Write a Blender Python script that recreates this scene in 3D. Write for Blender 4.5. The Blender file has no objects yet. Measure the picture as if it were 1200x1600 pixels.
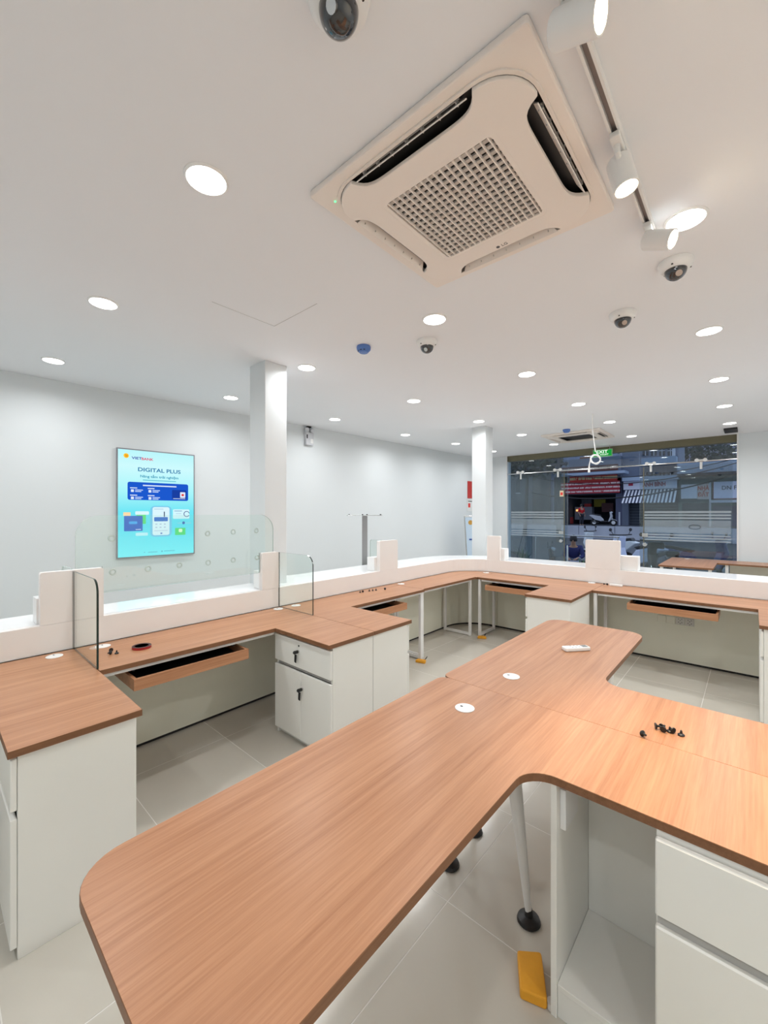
import bpy, bmesh, math, random
from mathutils import Vector, Matrix
random.seed(7)
SC = bpy.context.scene
COL = SC.collection
PI = math.pi

# ------------------------------------------------------------------ camera, world, exposure
EYE = 1.56          # camera height
FPX = 645.0         # focal length in pixels of a 1200 px wide frame
YAW = math.radians(41.7)
HOR = 802.0         # horizon row
cam_d = bpy.data.cameras.new('camera'); cam = bpy.data.objects.new('camera', cam_d); COL.objects.link(cam)
cam_d.sensor_fit = 'HORIZONTAL'; cam_d.sensor_width = 36.0
cam_d.lens = FPX / 1200 * 36.0
cam_d.shift_y = (HOR - 800) / 1200
cam_d.clip_start = 0.02; cam_d.clip_end = 300
cam.location = (0, 0, EYE); cam.rotation_euler = (PI / 2, 0, YAW)
SC.camera = cam
SC.cycles.max_bounces = 7; SC.cycles.diffuse_bounces = 4; SC.cycles.glossy_bounces = 3; SC.cycles.transparent_max_bounces = 14
SC.view_settings.view_transform = 'Standard'; SC.view_settings.look = 'None'
SC.view_settings.gamma = 1.0; SC.view_settings.use_curve_mapping = False
SC.view_settings.exposure = 0.0
world = bpy.data.worlds.new('world'); SC.world = world; world.use_nodes = True
bg = world.node_tree.nodes['Background']
bg.inputs[0].default_value = (0.52, 0.63, 0.84, 1); bg.inputs[1].default_value = 1.15
LAMP_W = 7.4       # each ceiling downlight
SPOT_W = 30.0       # each track spot
CEIL = 2.93

FV = Vector((-math.sin(YAW), math.cos(YAW), 0)); RV = Vector((math.cos(YAW), math.sin(YAW), 0))
def at(px, py, Y):
    """a point of the photograph placed on the upright plane at distance Y along the room"""
    d = FV + RV * ((px - 600) / FPX) + Vector((0, 0, 1)) * ((HOR - py) / FPX)
    return Vector((0, 0, EYE)) + d * (Y / d.y)

# ------------------------------------------------------------------ materials
_M = {}
def new_mat(name):
    m = bpy.data.materials.new(name); m.use_nodes = True
    nt = m.node_tree; nt.nodes.clear()
    out = nt.nodes.new('ShaderNodeOutputMaterial')
    return m, nt, out
def mat(name, col, rough=0.5, metal=0.0, emit=None, var=0.04, scale=8.0, spec=0.5, coat=0.0):
    """plain painted or moulded surface: slight procedural colour variation"""
    if name in _M: return _M[name]
    m, nt, out = new_mat(name)
    b = nt.nodes.new('ShaderNodeBsdfPrincipled'); nt.links.new(b.outputs[0], out.inputs[0])
    b.inputs['Roughness'].default_value = rough; b.inputs['Metallic'].default_value = metal
    b.inputs['Specular IOR Level'].default_value = spec
    b.inputs['Coat Weight'].default_value = coat
    tc = nt.nodes.new('ShaderNodeTexCoord'); nz = nt.nodes.new('ShaderNodeTexNoise')
    nz.inputs['Scale'].default_value = scale; nz.inputs['Detail'].default_value = 3
    nt.links.new(tc.outputs['Object'], nz.inputs['Vector'])
    mx = nt.nodes.new('ShaderNodeMix'); mx.data_type = 'RGBA'
    mx.inputs['A'].default_value = tuple(max(0, c * (1 - var)) for c in col) + (1,)
    mx.inputs['B'].default_value = tuple(min(1, c * (1 + var)) for c in col) + (1,)
    nt.links.new(nz.outputs['Fac'], mx.inputs['Factor'])
    nt.links.new(mx.outputs['Result'], b.inputs['Base Color'])
    if emit:
        b.inputs['Emission Color'].default_value = tuple(emit[0]) + (1,); b.inputs['Emission Strength'].default_value = emit[1]
    _M[name] = m; return m
def wood(name, ca, cb, axis=1, rough=0.32):
    if name in _M: return _M[name]
    m, nt, out = new_mat(name); N = nt.nodes.new; L = nt.links.new
    b = N('ShaderNodeBsdfPrincipled'); L(b.outputs[0], out.inputs[0])
    b.inputs['Roughness'].default_value = rough; b.inputs['Specular IOR Level'].default_value = 0.28
    tc = N('ShaderNodeTexCoord')
    def streak(s_across, s_along, detail):
        mp = N('ShaderNodeMapping'); sc = [s_across] * 3; sc[axis] = s_along
        mp.inputs['Scale'].default_value = sc; L(tc.outputs['Object'], mp.inputs['Vector'])
        nz = N('ShaderNodeTexNoise'); nz.inputs['Scale'].default_value = 1; nz.inputs['Detail'].default_value = detail
        nz.inputs['Roughness'].default_value = 0.62; L(mp.outputs[0], nz.inputs['Vector']); return nz
    n1 = streak(38, 0.9, 6); n2 = streak(190, 5.0, 3); n3 = streak(7, 0.35, 2)
    def ramp(src, lo, hi):
        r = N('ShaderNodeMapRange'); r.inputs['From Min'].default_value = lo; r.inputs['From Max'].default_value = hi
        L(src.outputs['Fac'], r.inputs['Value']); return r
    r1 = ramp(n1, .36, .64); r2 = ramp(n2, .36, .64); r3 = ramp(n3, .36, .64)
    a1 = N('ShaderNodeMath'); a1.operation = 'MULTIPLY_ADD'; L(r1.outputs[0], a1.inputs[0]); a1.inputs[1].default_value = .50; a1.inputs[2].default_value = 0
    a2 = N('ShaderNodeMath'); a2.operation = 'MULTIPLY_ADD'; L(r2.outputs[0], a2.inputs[0]); a2.inputs[1].default_value = .28; L(a1.outputs[0], a2.inputs[2])
    a3 = N('ShaderNodeMath'); a3.operation = 'MULTIPLY_ADD'; L(r3.outputs[0], a3.inputs[0]); a3.inputs[1].default_value = .22; L(a2.outputs[0], a3.inputs[2])
    mx = N('ShaderNodeMix'); mx.data_type = 'RGBA'; mx.inputs['A'].default_value = ca + (1,); mx.inputs['B'].default_value = cb + (1,)
    L(a3.outputs[0], mx.inputs['Factor']); L(mx.outputs['Result'], b.inputs['Base Color'])
    bp = N('ShaderNodeBump'); bp.inputs['Strength'].default_value = 0.05; bp.inputs['Distance'].default_value = 0.002
    L(n2.outputs['Fac'], bp.inputs['Height']); L(bp.outputs[0], b.inputs['Normal'])
    _M[name] = m; return m
def glass(name, tint=(0.95, 0.985, 0.97), ior=1.5):
    if name in _M: return _M[name]
    m, nt, out = new_mat(name); N = nt.nodes.new; L = nt.links.new
    t = N('ShaderNodeBsdfTransparent'); t.inputs[0].default_value = tint + (1,)
    g = N('ShaderNodeBsdfGlossy'); g.inputs['Roughness'].default_value = 0.0; g.inputs[0].default_value = (1, 1, 1, 1)
    fr = N('ShaderNodeFresnel'); ge = N('ShaderNodeNewGeometry'); mr = N('ShaderNodeMapRange')
    mr.inputs['To Min'].default_value = ior; mr.inputs['To Max'].default_value = 1 / ior
    L(ge.outputs['Backfacing'], mr.inputs['Value']); L(mr.outputs[0], fr.inputs[0])   # same reflectance on both sides of the sheet
    mx = N('ShaderNodeMixShader'); L(fr.outputs[0], mx.inputs[0]); L(t.outputs[0], mx.inputs[1]); L(g.outputs[0], mx.inputs[2])
    L(mx.outputs[0], out.inputs[0]); _M[name] = m; return m
def film(name, col, opac):
    if name in _M: return _M[name]
    m, nt, out = new_mat(name); N = nt.nodes.new; L = nt.links.new
    t = N('ShaderNodeBsdfTransparent'); d = N('ShaderNodeBsdfDiffuse'); d.inputs[0].default_value = col + (1,)
    mx = N('ShaderNodeMixShader'); mx.inputs[0].default_value = opac
    L(t.outputs[0], mx.inputs[1]); L(d.outputs[0], mx.inputs[2]); L(mx.outputs[0], out.inputs[0]); _M[name] = m; return m
def emit_mat(name, col, strength):
    if name in _M: return _M[name]
    m, nt, out = new_mat(name)
    e = nt.nodes.new('ShaderNodeEmission'); e.inputs[0].default_value = tuple(col) + (1,); e.inputs[1].default_value = strength
    nt.links.new(e.outputs[0], out.inputs[0]); _M[name] = m; return m
def dashes(name, base, ink, rows, cols, emit=0.0):
    """flat print: rows of lettering too small to read, on a sign board"""
    if name in _M: return _M[name]
    m, nt, out = new_mat(name); N = nt.nodes.new; L = nt.links.new
    b = N('ShaderNodeBsdfPrincipled'); L(b.outputs[0], out.inputs[0]); b.inputs['Roughness'].default_value = .6
    tc = N('ShaderNodeTexCoord'); sp = N('ShaderNodeSeparateXYZ'); L(tc.outputs['Generated'], sp.inputs[0])
    def math_(op, a, v):
        n = N('ShaderNodeMath'); n.operation = op
        L(a, n.inputs[0])
        if isinstance(v, (int, float)): n.inputs[1].default_value = v
        else: L(v, n.inputs[1])
        return n.outputs[0]
    zr = math_('FRACT', math_('MULTIPLY', sp.outputs['Z'], rows), 0)
    band = math_('MULTIPLY', math_('GREATER_THAN', zr, .32), math_('LESS_THAN', zr, .72))
    nz = N('ShaderNodeTexNoise'); mp = N('ShaderNodeMapping'); mp.inputs['Scale'].default_value = (cols, 1, rows)
    L(tc.outputs['Generated'], mp.inputs[0]); L(mp.outputs[0], nz.inputs['Vector']); nz.inputs['Scale'].default_value = 1.0
    ink_f = math_('MULTIPLY', band, math_('GREATER_THAN', nz.outputs['Fac'], .42))
    mx = N('ShaderNodeMix'); mx.data_type = 'RGBA'; mx.inputs['A'].default_value = base + (1,); mx.inputs['B'].default_value = ink + (1,)
    L(ink_f, mx.inputs['Factor']); L(mx.outputs['Result'], b.inputs['Base Color'])
    if emit:
        L(mx.outputs['Result'], b.inputs['Emission Color']); b.inputs['Emission Strength'].default_value = emit
    _M[name] = m; return m

WALL = mat('wall_paint', (.75, .785, .80), .85, var=.015, scale=1.2)
CEILM = mat('ceiling_paint', (.86, .875, .905), .9, var=.012, scale=1.0)
WHITE = mat('white_laminate', (.86, .85, .80), .38, var=.012)
SPLASH = mat('warm_white_board', (.875, .845, .82), .5, var=.012)
GREYP = mat('grey_panel_board', (.82, .815, .69), .45, var=.02)
METALW = mat('white_metal', (.82, .81, .79), .35)
STONE = mat('white_solid_stone', (.97, .975, .98), .04, var=.005)
BLACK = mat('black_plastic', (.012, .012, .013), .4)
DARKGAP = mat('dark_gap', (.02, .02, .02), .9)
CHROME = mat('steel', (.62, .62, .62), .25, 1.0)
ACW = mat('warm_white_plastic', (.88, .81, .75), .45, var=.01)
ACG = mat('grille_grey_plastic', (.60, .56, .53), .6, var=.02)
PLW = mat('white_plastic', (.86, .86, .85), .35, var=.01)
YEL = mat('orange_yellow_rubber', (.80, .36, .02), .55, var=.08, scale=30)
WOOD_Y = wood('wood_laminate', (.345, .148, .070), (.56, .290, .158), 1)
WOOD_X = wood('wood_laminate_across', (.345, .148, .070), (.56, .290, .158), 0)
EDGE = wood('wood_edge_band_shaded', (.17, .075, .035), (.25, .12, .06), 1, .45)  # edge band, its brown darkened further to paint in shade on upright edges
GLASS = glass('clear_glass')
GLASS_W = glass('window_glass', (.80, .86, .88), 1.6)
GEDGE = mat('glass_edge', (.015, .03, .025), .08, var=.1)
GEDGE_L = mat('polished_glass_edge', (.42, .52, .49), .12, var=.1)

# ------------------------------------------------------------------ mesh building
def local_matrix(o):
    M = Matrix.Identity(4)
    while o is not None:
        M = Matrix.LocRotScale(o.location, o.rotation_euler, o.scale) @ M
        o = o.parent
    return M
class MB:
    def __init__(s): s.v = []; s.f = []; s.m = []
    def add(s, vs, fs, mi=0, M=None):
        n = len(s.v)
        for p in vs:
            p = Vector(p); s.v.append(tuple(M @ p) if M is not None else tuple(p))
        for f in fs: s.f.append([i + n for i in f]); s.m.append(mi)
        return s
    def box(s, x0, x1, y0, y1, z0, z1, mi=0, M=None):
        vs = [(x, y, z) for z in (z0, z1) for y in (y0, y1) for x in (x0, x1)]
        return s.add(vs, [(0, 2, 3, 1), (4, 5, 7, 6), (0, 1, 5, 4), (2, 6, 7, 3), (0, 4, 6, 2), (1, 3, 7, 5)], mi, M)
    def prism(s, poly, a0, a1, axis='z', side=0, cap=0, M=None):
        n = len(poly)
        def P(u, v, a): return {'z': (u, v, a), 'x': (a, u, v), 'y': (u, a, v)}[axis]
        vs = [P(u, v, a0) for u, v in poly] + [P(u, v, a1) for u, v in poly]
        k = len(s.v); s.add(vs, [list(range(n))[::-1], list(range(n, 2 * n))], cap, M)
        for i in range(n):
            j = (i + 1) % n; s.f.append([k + i, k + j, k + n + j, k + n + i]); s.m.append(side)
        return s
    def ring(s, outer, inner, z0, z1, mi=0, M=None):
        n = len(outer)
        vs = [(x, y, z0) for x, y in outer] + [(x, y, z0) for x, y in inner] + [(x, y, z1) for x, y in outer] + [(x, y, z1) for x, y in inner]
        fs = []
        for i in range(n):
            j = (i + 1) % n
            fs += [(i, n + i, n + j, j), (2 * n + i, 2 * n + j, 3 * n + j, 3 * n + i), (i, j, 2 * n + j, 2 * n + i), (n + i, 3 * n + i, 3 * n + j, n + j)]
        return s.add(vs, fs, mi, M)
    def tube(s, pts, r, n=10, mi=0, closed=False, M=None):
        pts = [Vector(p) for p in pts]; rs = r if isinstance(r, (list, tuple)) else [r] * len(pts)
        k = len(pts); vs = []; prev = None
        for i, p in enumerate(pts):
            a = pts[i - 1] if (i or closed) else p; b = pts[(i + 1) % k] if (i < k - 1 or closed) else p
            t = (b - a).normalized()
            if prev is None: u = t.orthogonal().normalized()
            else:
                u = prev - t * prev.dot(t); u = u.normalized() if u.length > 1e-6 else t.orthogonal().normalized()
            prev = u; w = t.cross(u)
            for q in range(n):
                a_ = 2 * PI * q / n; vs.append(p + (u * math.cos(a_) + w * math.sin(a_)) * rs[i])
        fs = []
        for i in range(k if closed else k - 1):
            j = (i + 1) % k
            for q in range(n):
                q2 = (q + 1) % n; fs.append((i * n + q, i * n + q2, j * n + q2, j * n + q))
        if not closed: fs += [tuple(range(n))[::-1], tuple(range((k - 1) * n, k * n))]
        return s.add(vs, fs, mi, M)
    def lathe(s, prof, n=24, c=(0, 0, 0), mi=0, M=None):
        """profile of (radius, height) turned about the upright axis through c"""
        vs = []; fs = []; k = len(prof)
        for r, z in prof:
            for q in range(n):
                a = 2 * PI * q / n; vs.append((c[0] + r * math.cos(a), c[1] + r * math.sin(a), c[2] + z))
        for i in range(k - 1):
            for q in range(n):
                q2 = (q + 1) % n; fs.append((i * n + q, i * n + q2, (i + 1) * n + q2, (i + 1) * n + q))
        fs += [tuple(range(n))[::-1], tuple(range((k - 1) * n, k * n))]
        return s.add(vs, fs, mi, M)
    def mesh(s, name, mats, smooth=False, W=None):
        me = bpy.data.meshes.new(name)
        vs = s.v if W is None else [tuple(W @ Vector(p)) for p in s.v]
        me.from_pydata(vs, [], s.f)
        for i, p in enumerate(me.polygons): p.material_index = s.m[i]
        for m in (mats if isinstance(mats, (list, tuple)) else [mats]): me.materials.append(m)
        b = bmesh.new(); b.from_mesh(me); bmesh.ops.recalc_face_normals(b, faces=b.faces); b.to_mesh(me); b.free()
        if smooth:
            me.polygons.foreach_set('use_smooth', [True] * len(me.polygons)); me.set_sharp_from_angle(angle=math.radians(38))
        me.update(); return me
    def build(s, name, mats, parent=None, smooth=False, bevel=0.0, world=True, seg=2):
        """link as one mesh object; coordinates are the room's unless world is False"""
        W = local_matrix(parent).inverted() if (parent is not None and world) else None
        o = bpy.data.objects.new(name, s.mesh(name, mats, smooth, W)); COL.objects.link(o)
        o.parent = parent
        if bevel:
            md = o.modifiers.new('soft_edges', 'BEVEL'); md.width = bevel; md.segments = seg; md.limit_method = 'ANGLE'; md.angle_limit = math.radians(40)
        return o
def tag(o, label=None, cat=None, group=None, kind=None):
    if label: o['label'] = label
    if cat: o['category'] = cat
    if group: o['group'] = group
    if kind: o['kind'] = kind
    return o
def thing(name, label, cat, loc=(0, 0, 0), rz=0.0, group=None):
    o = bpy.data.objects.new(name, None); COL.objects.link(o); o.empty_display_size = .1
    o.location = loc; o.rotation_euler = (0, 0, rz); return tag(o, label, cat, group)
def copy_tree(o, parent=None):
    c = o.copy(); COL.objects.link(c); c.parent = parent
    for ch in list(o.children): copy_tree(ch, c)
    return c
def struct(name, mb, m, bevel=0.0):
    return tag(mb.build(name, m, None, bevel=bevel), kind='structure')
def fillet(pts, n=6):
    """pts: (x, y, radius); rounds each corner of the outline"""
    out = []; k = len(pts)
    for i in range(k):
        p = Vector(pts[i][:2]); r = pts[i][2]
        if r <= 0: out.append((p.x, p.y)); continue
        a = (Vector(pts[i - 1][:2]) - p).normalized(); b = (Vector(pts[(i + 1) % k][:2]) - p).normalized()
        ang = a.angle(b); d = r / math.tan(ang / 2); c = p + (a + b).normalized() * (r / math.sin(ang / 2))
        s0 = p + a * d - c; s1 = p + b * d - c
        t0 = math.atan2(s0.y, s0.x); t1 = math.atan2(s1.y, s1.x); dt = (t1 - t0 + PI) % (2 * PI) - PI
        for q in range(n + 1):
            t = t0 + dt * q / n; out.append((c.x + r * math.cos(t), c.y + r * math.sin(t)))
    return out
def text(body, size, m, parent, M, name='lettering', extrude=0.0006, align='CENTER', spacing=1.0, width=None, bold=0.0):
    cu = bpy.data.curves.new(name, 'FONT'); cu.body = body; cu.size = size; cu.extrude = extrude
    cu.align_x = align; cu.align_y = 'CENTER'; cu.space_character = spacing
    cu.resolution_u = 3; cu.offset = size * bold
    o = bpy.data.objects.new(name, cu); COL.objects.link(o)
    dg = bpy.context.evaluated_depsgraph_get(); me = bpy.data.meshes.new_from_object(o.evaluated_get(dg))
    bpy.data.objects.remove(o)
    if width and len(me.vertices):
        xs = [v.co.x for v in me.vertices]; k = width / (max(xs) - min(xs)); me.transform(Matrix.Diagonal((k, 1, 1, 1)))
    me.transform(M); me.materials.clear(); me.materials.append(m)
    t = bpy.data.objects.new(name, me); COL.objects.link(t); t.parent = parent; return t
ON_X = Matrix(((0, 0, 1, 0), (1, 0, 0, 0), (0, 1, 0, 0), (0, 0, 0, 1)))      # writing that faces +X
ON_NY = Matrix(((1, 0, 0, 0), (0, 0, -1, 0), (0, 1, 0, 0), (0, 0, 0, 1)))    # writing that faces -Y

# ------------------------------------------------------------------ the room shell
FX0, FX1, FY0, FY1 = -5.55, 1.85, -1.75, 9.50
TPX, TPY, TOX, TOY = .608, .622, -.305, .787
GROUT = mat('pale_grout', (.76, .74, .69), .8)
m, nt, out = new_mat('porcelain_tile'); N = nt.nodes.new; L = nt.links.new
b = N('ShaderNodeBsdfPrincipled'); L(b.outputs[0], out.inputs[0]); b.inputs['Roughness'].default_value = .17
oi = N('ShaderNodeObjectInfo'); tc = N('ShaderNodeTexCoord'); nz = N('ShaderNodeTexNoise'); nz.inputs['Scale'].default_value = 3; nz.inputs['Detail'].default_value = 5
L(tc.outputs['Object'], nz.inputs['Vector'])
ad = N('ShaderNodeMath'); ad.operation = 'MULTIPLY_ADD'; ad.inputs[1].default_value = .35; L(oi.outputs['Random'], ad.inputs[0]); L(nz.outputs['Fac'], ad.inputs[2])
mx = N('ShaderNodeMix'); mx.data_type = 'RGBA'; mx.inputs['A'].default_value = (.53, .50, .435, 1); mx.inputs['B'].default_value = (.60, .57, .50, 1)
L(ad.outputs[0], mx.inputs['Factor']); L(mx.outputs['Result'], b.inputs['Base Color']); TILE = m
floor = struct('floor', MB().box(FX0, FX1, FY0, FY1, -.15, -.0006), GROUT)
tile_me = None
kx0 = math.floor((FX0 - TOX) / TPX); kx1 = math.ceil((FX1 - TOX) / TPX); ky0 = math.floor((FY0 - TOY) / TPY); ky1 = math.ceil((FY1 - TOY) / TPY)
full = {}
for i in range(kx0, kx1):
    for j in range(ky0, ky1):
        x0 = max(FX0, TOX + i * TPX + .0022); x1 = min(FX1, TOX + (i + 1) * TPX - .0022)
        y0 = max(FY0, TOY + j * TPY + .0022); y1 = min(FY1, TOY + (j + 1) * TPY - .0022)
        if x1 - x0 < .02 or y1 - y0 < .02: continue
        key = (round(x1 - x0, 3), round(y1 - y0, 3))
        if key not in full: full[key] = MB().box(0, x1 - x0, 0, y1 - y0, -.0006, 0).mesh('tile', TILE)
        t = bpy.data.objects.new('tile', full[key]); COL.objects.link(t); t.location = (x0, y0, 0); t.parent = floor
ceiling = struct('ceiling', MB().box(FX0, FX1, FY0, FY1 + .2, CEIL, CEIL + .12), CEILM)
def wx(Y): return -5.36 + .034 * (Y - .5)
WALL_RZ = -.034
struct('wall_left', MB().prism([(wx(-1.75) - .2, -1.75), (wx(-1.75), -1.75), (wx(9.5), 9.5), (wx(9.5) - .2, 9.5)], 0, CEIL), WALL)
struct('wall_right', MB().box(1.85, 2.0, -1.75, 9.5, 0, CEIL), WALL)
struct('wall_back', MB().box(-5.6, 2.0, -1.9, -1.75, 0, CEIL), WALL)
OLIVE = mat('olive_metal_channel', (.16, .145, .085), .45)
WX0, WX1, WY = -4.40, -.17, 9.45
struct('wall_front', MB().box(-5.3, WX0, 9.36, 9.6, 0, CEIL).box(WX1, 2.0, 9.36, 9.6, 0, CEIL), WALL)
struct('trim_1', MB().box(WX0, WX1, 9.40, 9.58, 2.80, CEIL), OLIVE)
struct('trim_2', MB().box(WX0, WX0 + .022, 9.345, 9.36, 0, CEIL).box(WX1 - .022, WX1, 9.345, 9.36, 0, CEIL), METALW)
hatch = struct('trim_3', MB().box(-2.612, -2.120, 1.72, 1.724, CEIL - .001, CEIL).box(-2.612, -2.608, 1.254, 1.72, CEIL - .001, CEIL), mat('hatch_seam', (.52, .52, .52), .9))
# columns
def column(x0, x1, y0, y1, label):
    o = MB().box(x0, x1, y0, y1, 0, CEIL).build('column', WALL, None, bevel=.004); tag(o, label, 'column', kind='structure'); return o
column(-3.50, -3.245, 2.045, 2.275, 'square white column rising through counter beside the poster')
column(-3.35, -3.11, 5.88, 6.115, 'square white column in front of the far shop window')

# window wall: fixed panes, two sliding glass leaves pushed open, steel rail with clamps
for k, (a, c) in enumerate(((WX0, -3.02), (-1.66, WX1))):
    o = tag(MB().box(a + .002, c, 9.47, 9.48, .0, 2.795).build('window_%d' % (k + 1), GLASS_W), kind='structure')
tag(MB().box(-3.015, -1.665, 9.47, 9.48, 2.50, 2.795).build('window_3', GLASS_W), kind='structure')
rail = struct('trim_4', MB().tube([(WX0, 9.36, 2.488), (WX1, 9.36, 2.50)], .014, 10), CHROME)
FROST = film('frosted_film', (.55, .62, .66), .40); FROST_W = film('frosted_film_sheer', (.50, .58, .64), .24)
def leaf(k, a, c, clamps, knob_x):
    o = MB().box(a, c, 9.405, 9.415, .02, 2.46).build('door_%d' % k, GLASS_W); tag(o, kind='structure')
    for z0, z1 in ((1.19, 1.43), (1.455, 1.485), (1.51, 1.54), (1.565, 1.60), (1.14, 1.165), (1.09, 1.115), (1.04, 1.065)):
        MB().box(a + .02, c - .02, 9.4015, 9.404, z0, z1).build('frosted_stripe', FROST_W if z1 - z0 > .2 else FROST, o)
    for x in clamps:
        MB().tube([(x, 9.375, 2.53), (x, 9.375, 2.36)], .02, 10).tube([(x - .06, 9.36, 2.52), (x - .06, 9.33, 2.52)], .032, 12).tube([(x + .06, 9.36, 2.52), (x + .06, 9.33, 2.52)], .032, 12).tube([(x - .06, 9.345, 2.52), (x + .06, 9.345, 2.52)], .012, 8).build('roller_clamp', METALW, o, smooth=True)
    kb = MB().lathe([(.0, .0), (.035, .0), (.045, .01), (.035, .03), (0, .03)], 16, M=Matrix.Translation((knob_x, 9.40, .95)) @ Matrix.Rotation(PI / 2, 4, 'X')).build('knob', CHROME, o, smooth=True)
    kb = MB().box(knob_x - .05, knob_x + .05, 9.385, 9.42, 1.10, 1.17).build('lock_patch', CHROME, o, bevel=.004)
    e = MB().box(c - .012 if k == 1 else a, c if k == 1 else a + .012, 9.40, 9.42, .02, 2.46).build('edge_strip', OLIVE, o)
    return o
leaf(1, -4.32, -3.07, (-4.05, -3.20), -3.14)
d2 = leaf(2, -1.585, -.25, (-1.455, -.684), -1.555)
pts = [(-.78 + .085 * math.cos(t * PI / 12), 9.398, 1.31 + .04 * math.sin(t * PI / 12)) for t in range(24)]
MB().tube(pts, .006, 6, closed=True).build('oval_emblem', mat('emblem_grey', (.10, .12, .14), .5), d2)
MB().box(-3.17, -3.09, 9.398, 9.404, 1.93, 2.06).build('warning_sticker', mat('sticker_cream', (.75, .66, .45), .6), bpy.data.objects['door_1'])
MB().box(-3.155, -3.105, 9.395, 9.399, 1.96, 2.02).build('sticker_print', mat('sticker_red', (.80, .04, .03), .6), bpy.data.objects['door_1'])

# ------------------------------------------------------------------ ceiling lamps
LENS = emit_mat('lamp_lens', (1.0, .98, .95), 14)
def make_downlight():
    t = thing('downlight', 'x', 'ceiling lamp')
    MB().lathe([(.076, -.002), (.076, -.008), (.079, -.009), (.086, -.004), (.087, 0), (.076, 0)], 28).build('trim_ring', PLW, t, smooth=True, world=False)
    MB().lathe([(0, -.007), (.0755, -.007), (.0755, -.002), (0, -.002)], 28).build('lens', LENS, t, smooth=True, world=False)
    ld = bpy.data.lights.new('downlight_light', 'AREA'); ld.shape = 'DISK'; ld.size = .12; ld.energy = LAMP_W; ld.color = (.965, .985, 1.0); ld.spread = math.radians(162)
    lo = bpy.data.objects.new('downlight_light', ld); COL.objects.link(lo); lo.parent = t; lo.location = (0, 0, -.02)
    return t
ROWS = {'along the poster wall': [(-4.27, 8.40), (-4.34, 6.99), (-4.50, 5.61), (-4.53, 4.01), (-4.60, 2.44), (-4.67, .79), (-4.7, -.8)],
        'above the curved counter': [(-2.93, 8.35), (-2.99, 6.96), (-3.03, 5.52), (-3.07, 3.99), (-3.12, 2.41), (-3.15, .79), (-3.2, -.8)],
        'between the camera domes': [(-1.59, 8.37), (-1.59, 6.86), (-1.62, 5.48), (-1.65, 3.96), (-1.67, 2.41), (-1.67, .78), (-1.68, -.8)],
        'in line with the track rail': [(-.25, 8.17), (-.26, 6.81), (-.25, 5.42), (-.24, 3.93), (-.23, 2.37), (-.23, -.8)]}
ORD = ['nearest the window', 'second from the window', 'third from the window', 'fourth from the window', 'fifth from the window', 'sixth from the window', 'seventh from the window']
dl0 = None
for row, spots in ROWS.items():
    for k, (x, y) in enumerate(spots):
        if dl0 is None: o = dl0 = make_downlight()
        else: o = copy_tree(dl0)
        o.location = (x, y, CEIL); tag(o, 'lit round downlight in the row %s, %s' % (row, ORD[k]), 'ceiling lamp', 'round downlights in four rows')
        if row == 'in line with the track rail' and y < 0: o['label'] = 'lit round downlight in the row in line with the track rail, farthest from the window'
for k, (x, y) in enumerate(((1.1, 8.2), (1.1, 6.8), (1.1, 5.4), (1.1, 3.9), (1.1, 2.4), (1.1, .8), (1.1, -.8))):   # the row right of the frame
    o = copy_tree(dl0); o.location = (x, y, CEIL); tag(o, 'lit round downlight in the row by the right wall, %s' % ORD[k], 'ceiling lamp', 'round downlights by the right wall')

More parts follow.
